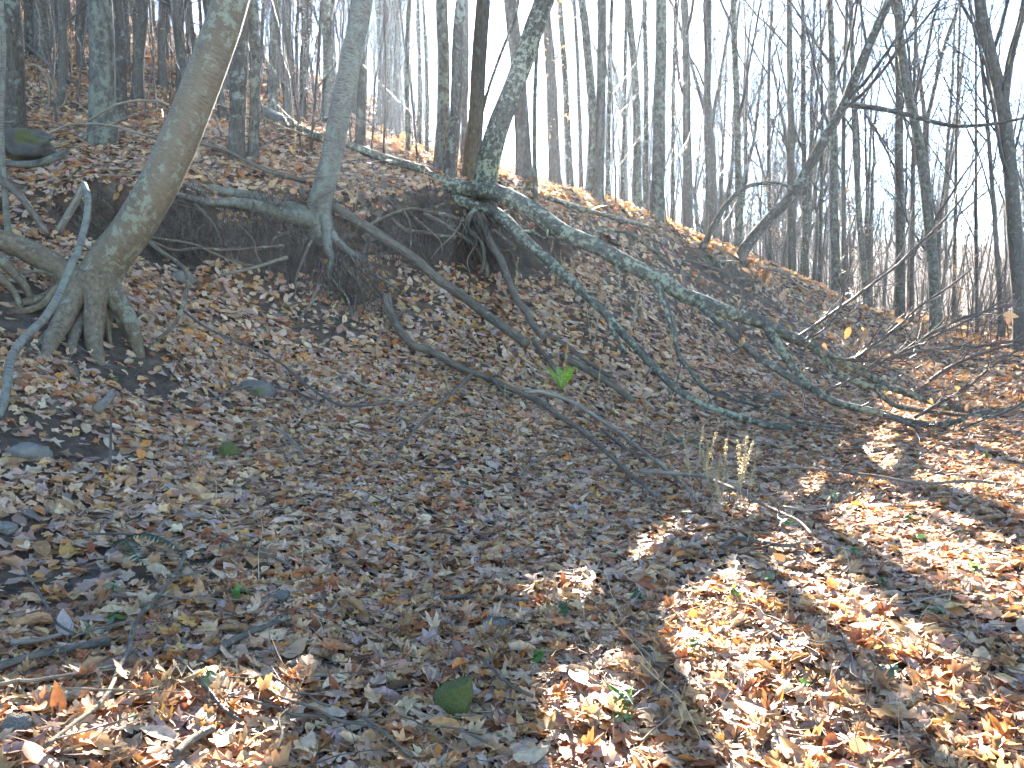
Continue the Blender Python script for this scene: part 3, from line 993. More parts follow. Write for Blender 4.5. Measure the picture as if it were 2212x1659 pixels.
# --- distant wood: one mass of stems and twigs
def stand(nvar, hlo, hhi, rlo, rhi, nside, slo, shi, seed):
    out = []
    for v_ in range(nvar):
        rg = np.random.default_rng(seed + v_)
        m = MB()
        hgt = rg.uniform(hlo, hhi)
        q = limb(np.array([0, 0, -.2]), np.array([rg.normal(0, .08), rg.normal(0, .08), 1.0]), hgt, 5, .2, .07, rg)
        r0 = rg.uniform(rlo, rhi)
        m.tube(q, np.linspace(r0, r0 * .25, 6), 3, cap=False)
        for j_ in range(nside):
            p, d_ = at_t(q, rg.uniform(.25, .97))
            m.tube(limb(p, side_dir(d_, rg.uniform(.35, .9), rg), rg.uniform(slo, shi), 2, .4, .12, rg), np.array([.3, .18, .08]) * r0, 3, cap=False)
        out.append((np.concatenate(m.V), m.F[:], ))
    return out


def plant_stand(mb, shapes, xs, ys, rng):
    zs = zf(xs, ys, False)
    for x_, y_, z_ in zip(xs, ys, zs):
        V, Fs = shapes[int(rng.integers(0, len(shapes)))]
        a = rng.uniform(0, 6.28)
        c_, s_ = math.cos(a), math.sin(a)
        k = rng.uniform(.75, 1.25)
        V2 = V * k
        V2 = np.stack([V2[:, 0] * c_ - V2[:, 1] * s_ + x_, V2[:, 0] * s_ + V2[:, 1] * c_ + y_, V2[:, 2] + z_], 1)
        n0 = mb.n
        mb.V.append(V2); mb.A.append(V + rng.uniform(0, 20))
        for f in Fs:
            mb.F.append(f + n0)
        mb.n += len(V2)


dm = MB()
aa = np.radians(rf.uniform(-46, 46, 800)); rr_ = rf.uniform(70, 200, 800)
kk = (np.abs(aa - sun_az - .02) > .07) | (rr_ > 150)
aa, rr_ = aa[kk], rr_[kk]
plant_stand(dm, stand(10, 8, 15, .08, .16, 9, 1.5, 4, 300), rr_ * np.sin(aa), rr_ * np.cos(aa), rf)
tag(dm.build('distant_wood', M['far']), 'far off leafless wood closing the view below the sky', 'woods', kind='stuff')

# --- brush on the flat beyond and on the hill
um = MB()
aa = np.radians(np.concatenate([rf.uniform(12, 42, 640), rf.uniform(-38, -3, 520)])); rr_ = np.concatenate([rf.uniform(21, 62, 640), rf.uniform(17, 55, 520)])
plant_stand(um, stand(10, 1.2, 4.0, .008, .018, 9, .3, 1.0, 400), rr_ * np.sin(aa), rr_ * np.cos(aa), rf)
tag(um.build('underbrush', M['far']), 'thin leafless brush filling the wood beyond the ridge', 'brush', kind='stuff')

# --- saplings and brush
SAP = []
for s_ in range(4):
    rs = np.random.default_rng(40 + s_)
    q = limb(np.array([0, 0, -.1]), np.array([rs.normal(0, .1), rs.normal(0, .1), 1.0]), 4.2, 12, .1, .05, rs)
    sm, st = MB(), MB()
    sm.tube(q, np.linspace(.018, .005, 13), 6)
    grow(st, q, np.linspace(.016, .004, 13), rs, .15, 14, 4, 2, .26, .5, (.5, .95), .003)
    SAP.append((sm.mesh('stem', M['twig']), st.mesh('twigs', M['twig'])))


def put_sapling(x, y, sc_, rng, label, group):
    e = empty('sapling', (x, y, float(zf(x, y)[0])), label, 'sapling', group)
    e.rotation_euler = (rng.normal(0, .12), rng.normal(0, .12), rng.uniform(0, 6.28))
    e.scale = (sc_,) * 3
    for me, nm in zip(SAP[int(rng.integers(0, 4))], ('stem', 'twigs')):
        o = bpy.data.objects.new(nm, me); COL.objects.link(o); o.parent = e


for u, v in ((340, 250), (375, 230), (430, 270), (655, 345), (672, 330), (640, 300), (760, 330), (800, 345), (830, 340), (905, 350), (120, 270), (165, 240), (300, 240), (580, 300), (735, 300)):
    h = hit(u, v)
    if h is not None:
        put_sapling(h[0], h[1], rf.uniform(.6, 1.25), rf, 'thin leafless sapling growing uphill behind the bank', 'saplings uphill behind the bank')
for u, Y in ((1330, 15.5), (1395, 16), (1440, 15.5), (1475, 17), (1560, 18), (1640, 19.5), (1780, 21.5), (1860, 22), (1990, 22), (2050, 20), (2090, 21.5), (2150, 20), (2190, 22)):
    q = P3(u, 600, Y)
    put_sapling(q[0], q[1], rf.uniform(.6, 1.2), rf, 'thin leafless sapling on the ridge past the fallen tree', 'saplings along the ridge')

# --- saplings still holding their tan leaves
for u, v, Y, sc_, lab in ((1192, 345, 17, 1.0, 'sapling with tan leaves between the first ridge trunks'), (1850, 640, 23, .8, 'sapling with tan leaves on the flat past the ridge end'),
                          (2060, 660, 24, .7, 'small tan leaved sapling near the bowed dark trunk'), (340, 215, 22, 1.0, 'orange leaved sapling on the hillside behind the stout lichen trunk'),
                          (655, 280, 22, .8, 'orange leaved sapling on the hillside behind the pale birch'), (1690, 610, 24, .7, 'tan leaved sapling behind the dark slanting trunk')):
    q = P3(u, v, Y)
    k = int(rf.integers(0, 4))
    e = empty('leafy_sapling', (q[0], q[1], float(zf(q[0], q[1])[0])), lab, 'sapling')
    e.scale = (sc_,) * 3
    for me, nm in zip(SAP[k], ('stem', 'twigs')):
        o = bpy.data.objects.new(nm, me); COL.objects.link(o); o.parent = e
    nv = len(SAP[k][1].vertices)
    co = np.empty(nv * 3, np.float32); SAP[k][1].vertices.foreach_get('co', co)
    co = co.reshape(-1, 3)[rf.integers(0, nv, 160)]
    lm = MB()
    R = leaf_frames(rf.normal(0, 1, (160, 3)), np.full(160, .3), rf)
    for j in range(160):
        TV, TF = MID[2 + j % 4]
        lm.add(TV @ (R[j] * rf.uniform(.03, .055)).T + co[j] - [0, 0, .03], TF, TV + j, np.repeat(np.array([[.44, .26, .10]]) * rf.uniform(.7, 1.2), len(TV), 0))
    o = bpy.data.objects.new('leaves', lm.mesh('leaves', M['leaf'], False)); COL.objects.link(o); o.parent = e
    o['kind'] = 'stuff'

# ------------------------------------------------------------------ wood laid out along the bank


def px_r(w, Y):
    return w / FPX * Y / 2


def gpath(uvs, lift=0.0, n=None, rel=0.0):
    """points on the ground under those sight lines, raised by lift"""
    out = []
    for q in uvs:
        h = hit(q[0], q[1])
        if h is None:
            h = P3(q[0], q[1], out[-1][1] if out else 12.0)
        out.append(h + np.array([0, -rel, lift + (q[2] if len(q) > 2 else 0)]))
    return spline(out, n or max(8, 5 * len(out)))


def ypath(uvs, Y0, Y1=None, n=None):
    Y1 = Y0 if Y1 is None else Y1
    k = len(uvs) - 1
    return spline([P3(q[0], q[1], Y0 + (Y1 - Y0) * i / k) for i, q in enumerate(uvs)], n or max(8, 5 * len(uvs)))


def taper(path, w0, w1):
    return np.array([px_r(w0 + (w1 - w0) * i / (len(path) - 1), p[1]) for i, p in enumerate(path)])


# --- the leaning golden birch with its bared root foot
Yb = 7.0
e = empty('leaning_birch', P3(190, 745, Yb), 'thick golden brown birch leaning over a bared foot of arching roots', 'tree')
pts = [P3(170, 715, Yb + .12), P3(190, 672, Yb + .05), P3(208, 612, Yb), P3(240, 555, Yb), P3(283, 500, Yb), P3(342, 400, Yb + .02), P3(388, 300, Yb + .08), P3(428, 200, Yb + .14), P3(466, 100, Yb + .2), P3(498, 0, Yb + .3)]
d = pts[-1] - pts[-2]; d /= np.linalg.norm(d)
for k in range(9):
    d = d + np.array([-.02, .02, .10]); d /= np.linalg.norm(d)
    pts.append(pts[-1] + d * 1.4)
pth = spline(pts, 90)
L = path_len(pth)
rad = px_r(80, Yb) * (1 - .82 * np.clip((L - 1) / (L[-1] - 1), 0, 1) ** 1.2) * (1 + .62 * np.exp(-L / .30))
MB().tube(pth, rad, 30, .035, 3.0).build('trunk', M['lean_birch'], e)
cm = MB(); grow(cm, pth, rad, np.random.default_rng(2), .5, 12, 4, 3, .22, .4)
cm.build('crown', M['far'], e)
for uvs, w0, w1, ya, yb in (([(204, 610), (206, 650), (203, 700), (204, 745), (210, 775)], 56, 30, 6.92, 6.72), ([(222, 600), (246, 640), (272, 680), (287, 715), (296, 745), (302, 768)], 50, 20, 6.95, 6.8),
                            ([(232, 640), (248, 668), (258, 695), (272, 718), (281, 748)], 17, 9, 6.9, 6.7), ([(178, 615), (154, 660), (130, 704), (112, 736), (102, 770)], 56, 26, 6.95, 6.65),
                            ([(165, 665), (138, 698), (110, 718), (88, 737), (66, 756), (50, 770)], 28, 9, 6.85, 6.45), ([(185, 620), (150, 600), (120, 575), (80, 552), (40, 532), (-5, 515), (-50, 500)], 62, 36, 7.0, 6.9),
                            ([(140, 618), (117, 628), (101, 651), (72, 667), (35, 675), (-10, 679)], 20, 12, 6.9, 6.5), ([(120, 632), (93, 643), (53, 654), (-5, 668)], 22, 15, 6.95, 6.6),
                            ([(-8, 553), (27, 587), (53, 617), (63, 636), (70, 660)], 19, 12, 6.7, 6.75), ([(-6, 594), (24, 622), (40, 649), (46, 670)], 15, 10, 6.6, 6.65),
                            ([(190, 640), (176, 690), (160, 725), (152, 762)], 40, 14, 6.98, 6.85), ([(218, 650), (232, 690), (236, 725), (240, 752)], 16, 8, 6.95, 6.75),
                            ([(48, 590), (85, 586), (112, 596), (128, 606)], 7, 8, 6.7, 6.9), ([(225, 690), (222, 715), (216, 740)], 9, 6, 6.75, 6.7)):
    hg = hit(*uvs[-1])
    if uvs[-1][1] > 735 and hg is not None:
        yb = hg[1]
    p = ypath(uvs, ya, yb, 30)
    if uvs[-1][1] > 735:
        ex = p[-1] - p[-4]; ex[2] = min(ex[2], 0)
        p = np.vstack([p, p[-1] + ex * .8 + [0, 0, -.05], p[-1] + ex * 1.6 + [0, 0, -.14]])
    r = taper(p, w0, w1)
    r[:8] *= np.array([1.5, 1.42, 1.33, 1.25, 1.18, 1.12, 1.07, 1.03])
    MB().tube(p, r, 14, .13, 6).build('root', M['birch_root'], e)

# --- the pale birch at the lip of the bank, roots spread along it
Yb = 10.0
e = empty('pale_birch', P3(690, 480, Yb), 'pale birch at the bank lip, mossy foot, roots spread along the edge', 'tree')
pts = [P3(700, 520, Yb - .05), P3(688, 480, Yb), P3(694, 430, Yb), P3(713, 354, Yb), P3(735, 240, Yb + .05), P3(760, 120, Yb + .1), P3(784, 0, Yb + .2)]
d = pts[-1] - pts[-2]; d /= np.linalg.norm(d)
for k in range(8):
    d = d + np.array([-.015, .02, .06]); d /= np.linalg.norm(d)
    pts.append(pts[-1] + d * 1.5)
pth = spline(pts, 80)
L = path_len(pth)
rad = px_r(46, Yb) * (1 - .82 * np.clip((L - .8) / (L[-1] - 1), 0, 1) ** 1.2) * (1 + .40 * np.exp(-(np.abs(L - .2)) / .2))
MB().tube(pth, rad, 26, .05, 4).build('trunk', M['pale_birch'], e)
cm = MB(); grow(cm, pth, rad, np.random.default_rng(12), .55, 10, 4, 3, .22, .4)
cm.build('crown', M['far'], e)
for uvs, w0, w1, ya, yb, mt in (([(690, 482), (656, 469), (596, 462), (560, 447), (505, 438), (464, 438), (416, 428), (370, 414)], 44, 8, 9.95, 9.0, 'pale_birch'),
                                ([(685, 470), (644, 455), (572, 433), (524, 421), (476, 411), (428, 407), (380, 400)], 36, 9, 10.0, 9.3, 'pale_birch'),
                                ([(704, 470), (708, 510), (708, 536), (716, 558), (713, 584), (708, 608)], 30, 7, 9.9, 9.45, 'pale_birch'),
                                ([(706, 490), (722, 512), (744, 536), (771, 555), (791, 566)], 22, 8, 9.9, 9.6, 'pale_birch'),
                                ([(735, 560), (776, 615), (785, 654), (790, 690), (795, 714), (780, 730), (757, 741)], 9, 6, 9.5, 8.95, 'root'),
                                ([(745, 620), (771, 618), (777, 607), (763, 598)], 6, 5, 9.35, 9.3, 'root'),
                                ([(775, 556), (788, 577), (812, 594), (848, 615), (880, 640)], 9, 4, 9.6, 9.5, 'root'),
                                ([(300, 512), (332, 524), (375, 540), (428, 536), (488, 539), (548, 536), (614, 530)], 7, 5, 8.5, 9.0, 'root'),
                                ([(300, 505), (332, 513), (416, 527), (464, 548), (512, 567), (550, 574)], 5, 4, 8.45, 8.75, 'root'),
                                ([(478, 594), (524, 584), (560, 575), (596, 563), (620, 556)], 5, 9, 8.6, 9.1, 'weathered'),
                                ([(508, 480), (531, 500), (548, 522), (555, 551), (565, 568)], 5, 3, 9.0, 8.8, 'root'),
                                ([(640, 500), (610, 505), (590, 518), (584, 560)], 8, 5, 9.7, 9.1, 'root'),
                                ([(672, 520), (650, 570), (640, 600), (638, 635)], 7, 4, 9.6, 9.0, 'root'),
                                ([(688, 616), (672, 655), (655, 678), (642, 698)], 10, 6, 9.2, 8.7, 'root'),
                                ([(715, 600), (748, 640), (760, 690), (752, 720)], 5, 3, 9.3, 8.9, 'root'),
                                ([(730, 520), (770, 570), (800, 620), (840, 660), (862, 690)], 6, 3, 9.7, 9.2, 'root'),
                                ([(420, 440), (450, 470), (470, 500), (480, 530)], 6, 3, 9.0, 8.8, 'root')):
    p = ypath(uvs, ya, yb, 30)
    MB().tube(p, taper(p, w0, w1), 9, .10, 8).build('root', M[mt], e)

# --- the loop of root low beside the leaning birch and other bared roots of the clump
e = trees['clump_d'][0]
for uvs, w0, w1, ya, yb in (([(845, 472), (877, 496), (915, 502), (941, 508), (985, 512)], 8, 8, 10.2, 10.5), ([(915, 462), (951, 480), (977, 498), (1001, 512), (1024, 530)], 11, 9, 10.6, 10.5),
                            ([(915, 456), (961, 464), (1003, 478), (1030, 470)], 10, 9, 10.6, 10.9), ([(800, 484), (851, 460), (891, 450), (918, 454), (960, 440)], 6, 7, 10.1, 10.9),
                            ([(1030, 445), (1007, 488), (1019, 518), (1037, 548), (1049, 572), (1052, 600)], 16, 12, 10.9, 10.3), ([(1040, 460), (1062, 500), (1075, 534), (1095, 543), (1112, 534), (1091, 516), (1066, 495)], 9, 6, 10.8, 10.5),
                            ([(1045, 450), (1091, 505), (1117, 520), (1150, 548), (1168, 570)], 11, 6, 10.9, 10.5), ([(1050, 460), (1085, 486), (1130, 510), (1160, 545)], 7, 4, 10.9, 10.6),
                            ([(1020, 500), (1042, 530), (1046, 560), (1040, 590)], 11, 8, 10.6, 10.3), ([(895, 470), (930, 500), (950, 520), (956, 545)], 7, 4, 10.5, 10.2),
                            ([(1000, 470), (985, 500), (950, 535), (930, 560)], 6, 3, 10.6, 10.1), ([(870, 450), (885, 480), (888, 520), (884, 545)], 5, 3, 10.4, 10.0),
                            ([(1060, 470), (1100, 530), (1112, 565), (1125, 600)], 6, 3, 10.8, 10.3), ([(1010, 490), (1030, 520), (1010, 560), (1015, 590)], 5, 3, 10.6, 10.2)):
    p = ypath(uvs, ya - .1, yb - .1, 28)
    MB().tube(p, taper(p, w0, w1), 8, .10, 8).build('root', M['root'], e)

# --- the fallen tree: two long lichened stems with their branches and the broken crown
e = empty('fallen_tree', P3(960, 405, 11.2), 'fallen tree, two long lichen blotched stems sweeping down the bank', 'fallen tree')
rt = np.random.default_rng(77)
main_uv = [(915, 372), (945, 392), (985, 404), (1030, 408), (1080, 416), (1140, 447), (1200, 490), (1280, 526), (1350, 565), (1430, 610), (1475, 640), (1525, 656), (1585, 679), (1635, 693), (1680, 712), (1715, 729), (1758, 749), (1791, 772), (1825, 786), (1858, 802), (1891, 819), (1925, 836), (1958, 849), (2008, 869), (2058, 886), (2100, 893)]
k = len(main_uv)
mY = np.interp(np.arange(k), [0, 4, 9, 14, 20, k - 1], [11.4, 10.75, 9.95, 9.75, 9.8, 9.75])
mp_ = spline([P3(u, v, y) for (u, v), y in zip(main_uv, mY)], 130)
mr = np.array([px_r(w, p[1]) for w, p in zip(np.interp(np.linspace(0, 1, 130), [0, .08, .2, .38, .55, .7, .85, 1], [26, 34, 37, 33, 25, 20, 16, 11]), mp_)])
mp_[1:] += fbm(np.stack([path_len(mp_)[1:] * 1.6, mp_[1:, 0] * 0, mp_[1:, 0] * 0], 1), 2)[:, None] * np.array([[0, .03, .035]])
MB().tube(mp_, mr, 18, .12, 6).build('trunk', M['fallen'], e)
sec_uv = [(985, 430), (1031, 448), (1071, 462), (1097, 479), (1121, 502), (1147, 529), (1187, 566), (1227, 602), (1271, 642), (1311, 682), (1344, 719), (1377, 752), (1414, 792), (1454, 832), (1508, 866), (1558, 886), (1608, 903), (1661, 915), (1708, 921)]
k = len(sec_uv)
sY = np.interp(np.arange(k), [0, 3, 8, 13, 15, k - 1], [11.0, 10.5, 9.7, 8.95, 8.85, 8.75])
sp_ = spline([P3(u, v, y) for (u, v), y in zip(sec_uv, sY)], 110)
sr = np.array([px_r(w, p[1]) for w, p in zip(np.interp(np.linspace(0, 1, 110), [0, .15, .4, .7, 1], [24, 25, 20, 17, 14]), sp_)])
sp_[1:] += fbm(np.stack([path_len(sp_)[1:] * 1.8, sp_[1:, 0] * 0 + 9, sp_[1:, 0] * 0], 1), 2)[:, None] * np.array([[0, .03, .03]])
MB().tube(sp_, sr, 16, .12, 6).build('stem', M['fallen'], e)
for (pp_, rr_2, tt) in ((mp_, mr, (.16, .23, .31, .36, .44, .49, .57, .63, .68, .76, .83)), (sp_, sr, (.12, .22, .35, .43, .52, .61, .66, .78, .88))):
    for t in tt:
        q0, d0 = at_t(pp_, t)
        r0 = float(np.interp(t, np.linspace(0, 1, len(rr_2)), rr_2))
        q = limb(q0, side_dir(d0, rt.uniform(.6, 1.2), rt), r0 + rt.uniform(.04, .16), 4, .1, .12, rt)
        MB().tube(q, np.array([1, .8, .7, .62, .5]) * r0 * rt.uniform(.28, .5), 8, .12, 12).build('stub', M['fallen'], e)
twm = MB()
BR = [([(1655, 702), (1661, 713), (1688, 756), (1721, 806), (1751, 836), (1791, 863), (1828, 876), (1891, 889), (1958, 909), (2041, 916), (2108, 896), (2212, 876), (2300, 850)], 22, 9, 9.75, 9.0, 'fallen'),
      ([(1515, 662), (1531, 676), (1561, 703), (1598, 736), (1635, 769), (1675, 796), (1708, 816), (1748, 838)], 17, 14, 9.75, 9.45, 'fallen'),
      ([(1764, 752), (1795, 793), (1828, 816), (1875, 833), (1908, 836), (1948, 843), (1990, 862)], 15, 12, 9.75, 9.6, 'fallen'),
      ([(1891, 838), (1921, 869), (1955, 883), (2008, 889), (2075, 897), (2140, 900)], 11, 6, 9.65, 9.4, 'fallen'),
      ([(1421, 612), (1441, 662), (1454, 696), (1464, 759), (1478, 785), (1495, 806), (1515, 833), (1541, 849), (1608, 869), (1675, 889), (1728, 910), (1805, 924)], 12, 6, 9.85, 8.85, 'fallen'),
      ([(1415, 615), (1432, 650), (1448, 700), (1460, 740)], 11, 6, 9.8, 9.6, 'fallen'),
      ([(1311, 684), (1322, 712), (1337, 736), (1351, 759)], 11, 7, 9.35, 9.2, 'fallen'),
      ([(1908, 896), (1975, 922), (2041, 955), (2108, 975), (2168, 983)], 10, 5, 9.1, 8.5, 'twig'),
      ([(1715, 733), (1751, 709), (1798, 676), (1841, 646), (1891, 609), (1935, 576), (1968, 543), (1998, 516), (2041, 473), (2091, 410), (2120, 360)], 7, 4, 9.75, 9.4, 'twig'),
      ([(1808, 779), (1848, 773), (1885, 746), (1935, 709), (1985, 663), (2051, 619), (2100, 580)], 8, 4, 9.8, 9.3, 'twig'),
      ([(1815, 779), (1908, 776), (2008, 756), (2108, 749), (2212, 733), (2290, 720)], 9, 4, 9.8, 9.5, 'twig'),
      ([(1925, 776), (1995, 729), (2075, 689), (2141, 669), (2212, 656), (2300, 640)], 7, 4, 9.8, 9.6, 'twig'),
      ([(1785, 845), (1858, 809), (1908, 779), (1975, 749), (2025, 723), (2108, 683), (2180, 640)], 7, 4, 9.5, 9.1, 'twig'),
      ([(1975, 903), (2025, 873), (2091, 836), (2141, 793), (2212, 749), (2270, 720)], 7, 4, 9.1, 8.7, 'twig'),
      ([(2018, 949), (2058, 936), (2108, 913), (2175, 889), (2212, 869), (2280, 840)], 6, 4, 8.7, 8.4, 'twig'),
      ([(2008, 823), (2041, 799), (2095, 773), (2160, 752), (2230, 735)], 8, 4, 9.6, 9.3, 'twig'),
      ([(1700, 745), (1760, 725), (1800, 690), (1822, 640), (1812, 600), (1830, 585)], 5, 3, 9.7, 9.3, 'twig'),
      ([(1541, 849), (1580, 845), (1640, 850), (1700, 857)], 6, 4, 8.9, 8.8, 'twig'),
      ([(1600, 735), (1595, 690), (1603, 640), (1610, 600)], 4, 3, 9.5, 9.3, 'twig')]
brs, bros = [], []
for uvs, w0, w1, ya, yb, mt in BR:
    p = ypath(uvs, ya, yb, 5 * len(uvs))
    r = taper(p, w0, w1)
    brs.append((p, r))
    bros.append(MB().tube(p, r, 10 if mt == 'fallen' else 7, .06, 8).build('branch', M[mt], e))
for p, r in brs[7:] + [(mp_[75:], mr[75:])]:
    grow(twm, p, r, rt, .10, 17, 4, 2, .36, .35, (.35, .9), .0032)
for p, r in brs[:6]:
    grow(twm, p, r, rt, .25, 6, 3, 2, .25, .4, (.4, .9), .0028)
tw_o = twm.build('twigs', M['twig'], e)
tw_o['kind'] = 'stuff'
BL = np.array([(.40, .21, .07), (.46, .28, .10), (.36, .17, .06), (.42, .25, .12)])
for u, v, Y in ((1613, 585, 9.3), (1560, 715, 9.2), (1603, 737, 9.5), (1668, 690, 9.6), (1670, 612, 9.5), (1655, 595, 9.5), (2115, 728, 9.0), (2180, 680, 9.1), (2178, 692, 9.1), (1780, 752, 9.7), (1866, 715, 9.4),
                (1870, 722, 9.4), (1862, 738, 9.4), (1832, 718, 9.4), (2060, 862, 9.0), (2090, 880, 9.0), (2120, 866, 8.9), (2030, 850, 9.2), (2155, 871, 8.8), (2190, 890, 8.6), (2010, 868, 9.2), (2070, 840, 9.1), (1990, 735, 9.4),
                (1745, 745, 9.6), (1690, 640, 9.5), (2100, 905, 8.7), (2140, 845, 8.8), (1940, 690, 9.4)):
    R = leaf_frames(np.array([[rt.normal(), -1.0, rt.normal() * .4]]), np.array([.4]), rt)[0]
    leaf_object('leaf', HI[12 + int(rt.integers(0, 6))], R, P3(u, v, Y), rt.uniform(.05, .08), BL[int(rt.integers(0, 4))] * rt.uniform(.8, 1.15), bros[int(np.argmin([np.linalg.norm(b_[0] - P3(u, v, Y), axis=1).min() for b_ in brs]))])

# ------------------------------------------------------------------ logs, boughs and sticks, each a thing


def stick(name, label, uvs, w0, w1, mat='dead', lift=.0, Y=None, rough=.09, sides=9, group=None, cat=None, forks=(), twigs=0, n=None):
    p = gpath(uvs, lift, n) if Y is None else ypath(uvs, Y[0], Y[1], n)
    r = taper(p, w0, w1)
    if Y is None:
        p = p + np.array([0, 0, 1.0]) * (r * .5 + .03)[:, None]
    base = p[0].copy()
    e = empty(name, base, label, cat or 'branch', group)
    st_o = MB().tube(p, r, sides, rough, 9).build('stem', M[mat], e)
    rng = np.random.default_rng(int(uvs[0][0] * 3 + uvs[0][1]))
    for fu, fw0, fw1, fl_ in forks:
        q = gpath(fu, lift + fl_ + .03) if Y is None else ypath(fu, Y[0], Y[1])
        MB().tube(q, taper(q, fw0, fw1), 7, rough, 9).build('fork', M[mat], st_o)
    if twigs:
        mb = MB()
        for k in range(twigs):
            pp, dd = at_t(p, rng.uniform(.15, .98))
            q = limb(pp, side_dir(dd, rng.uniform(.5, 1.0), rng), rng.uniform(.12, .4), 4, .1, .15, rng)
            mb.tube(q, np.linspace(.0045, .0018, 5), 4, cap=False)
        mb.build('twigs', M['twig'], st_o)['kind'] = 'stuff'
    return e


stick('fallen_log', 'bare brown log slanting down the bank below the pale birch', [(715, 446), (737, 456), (787, 486), (847, 526), (904, 566), (944, 602), (984, 629), (1021, 656), (1054, 682), (1091, 709), (1139, 744)], 20, 21, 'dead', Y=(10.15, 8.55), cat='log', sides=12)
stick('fallen_log', 'grey log reaching down the bank from the bared roots of the clump', [(1031, 462), (1050, 502), (1063, 532), (1081, 559), (1097, 602), (1114, 642), (1137, 676), (1154, 706), (1176, 730)], 17, 15, 'dead', Y=(10.75, 9.15), cat='log', sides=11)
stick('fallen_log', 'half buried dark log ending below the grey log', [(1218, 784), (1257, 806), (1297, 829), (1337, 856), (1368, 880)], 20, 12, 'dead', .02, cat='log')
stick('fallen_branch', 'narrow dark branch lying just above the half buried log', [(1177, 729), (1211, 749), (1254, 782), (1304, 816), (1330, 830)], 10, 7, 'dead', .02)
stick('fallen_branch', 'upright dead stub below the grey log, next to the bright fern', [(1150, 745), (1160, 762), (1185, 790), (1204, 822)], 9, 11, 'dead', .03)
stick('hooked_branch', 'long hooked grey branch with side forks lying down the leafy slope', [(837, 682, .10), (841, 706, .08), (854, 729, .06), (871, 752, .04), (897, 769), (931, 779), (971, 802), (1011, 822), (1051, 836), (1091, 856), (1131, 872), (1171, 892), (1211, 922), (1244, 942), (1271, 966), (1304, 995), (1340, 1030), (1380, 1065), (1418, 1100)], 20, 7, 'dead', .05, twigs=18, sides=11,
      forks=[([(1017, 838), (991, 866), (957, 899), (931, 926), (904, 956), (877, 989), (850, 1040)], 10, 4, .05), ([(1060, 840), (1085, 870), (1103, 890)], 9, 6, .03), ([(854, 724), (868, 712), (878, 706)], 8, 6, .1)])
stick('pale_branch', 'pale barkless branch forking off beside the long hooked branch', [(1131, 868), (1171, 869), (1217, 882), (1257, 902), (1297, 929), (1337, 956), (1387, 998), (1440, 1042), (1480, 1077), (1505, 1112)], 10, 7, 'weathered', .06, twigs=6)
stick('pale_branch', 'thin pale branch lying out onto the sunlit leaves', [(1380, 1050), (1440, 1055), (1510, 1060), (1580, 1090), (1650, 1130), (1720, 1165), (1755, 1200)], 10, 6, 'weathered', .08, twigs=10, forks=[([(1690, 1150), (1740, 1158), (1790, 1150), (1820, 1160)], 6, 3, .05)])
stick('curved_branch', 'short knotted branch lying in the leaves beside the pale branch', [(1560, 1200), (1590, 1180), (1640, 1188), (1700, 1196), (1725, 1190)], 10, 9, 'dead', .01)
stick('white_branch', 'long curving white birch branch propped against the leaning birch', [(180, 398), (187, 415), (190, 433), (187, 473), (177, 513), (168, 546), (157, 566), (140, 609), (123, 646), (97, 686), (67, 716), (40, 746), (23, 779), (17, 816), (10, 863), (-6, 900)], 13, 20, 'pale_birch', Y=(6.65, 4.85), sides=12)
stick('dead_branch', 'grey dead pole slanting down toward the root foot', [(-10, 378), (35, 414), (69, 457), (104, 506)], 18, 12, 'dead', Y=(7.6, 7.2))
stick('dead_branch', 'short grey prop leaning beside the white curving branch', [(184, 396), (160, 443), (126, 500)], 15, 16, 'weathered', Y=(7.3, 7.25))
stick('root_loop', 'smooth bare root looping down the bank past the leaning birch', [(300, 503), (347, 542), (389, 571), (405, 601), (400, 643), (389, 678), (368, 710), (339, 734)], 9, 8, 'root', Y=(8.15, 7.15), cat='root')
stick('mossy_log', 'thick lichened limb lying under the mossy boulder', [(-10, 352), (40, 355), (80, 353), (115, 342), (140, 330)], 14, 17, 'grey', Y=(7.7, 8.1), cat='log')
stick('fallen_log', 'dark log lying along the crest uphill of the clump', [(752, 330), (811, 352), (851, 366), (915, 384)], 16, 17, 'fallen', .05, cat='log')
stick('fallen_log', 'big lichened log lying across the hillside behind the dark pair', [(575, 255), (610, 275), (640, 292), (690, 315)], 20, 16, 'grey', .05, cat='log')
stick('fallen_branch', 'straight brown pole lying on leaves uphill of the pale birch', [(425, 325), (480, 340), (520, 360), (570, 385), (620, 400), (662, 412)], 8, 11, 'dead', .06, forks=[([(480, 340), (470, 315), (460, 300)], 5, 3, .2)])
stick('arched_branch', 'thin arched dead branch crossing behind the leaning golden birch', [(190, 262), (225, 240), (255, 225), (300, 217), (340, 219), (365, 228)], 5, 6, 'weathered', Y=(8.6, 8.6), twigs=6)
stick('arched_branch', 'thin dead branch lying low across the upper slope', [(110, 285), (160, 268), (240, 272), (300, 288), (335, 296)], 5, 6, 'weathered', Y=(8.8, 9.2), twigs=8)
stick('dead_branch', 'dark pole slanting over the hillside by the edge tree', [(55, 115), (90, 150), (130, 185), (175, 215), (230, 250)], 6, 7, 'dead', .2)
stick('dead_branch', 'tangled pale dead branch arching over near the edge tree', [(58, 142), (75, 140), (92, 152), (104, 180), (108, 205), (106, 230)], 6, 5, 'weathered', Y=(9.6, 9.8), twigs=16, forks=[([(92, 152), (108, 172), (116, 200), (118, 222)], 5, 4, 0), ([(135, 190), (145, 200), (140, 222), (128, 235)], 6, 4, 0), ([(160, 218), (175, 228), (185, 245), (192, 260)], 5, 3, 0)])
stick('arched_log', 'arching lichened limb behind the fallen tree', [(1215, 515), (1254, 505), (1304, 498), (1354, 502), (1387, 522), (1421, 548), (1450, 575)], 9, 7, 'fallen', Y=(11.3, 12.6), cat='log', twigs=8)
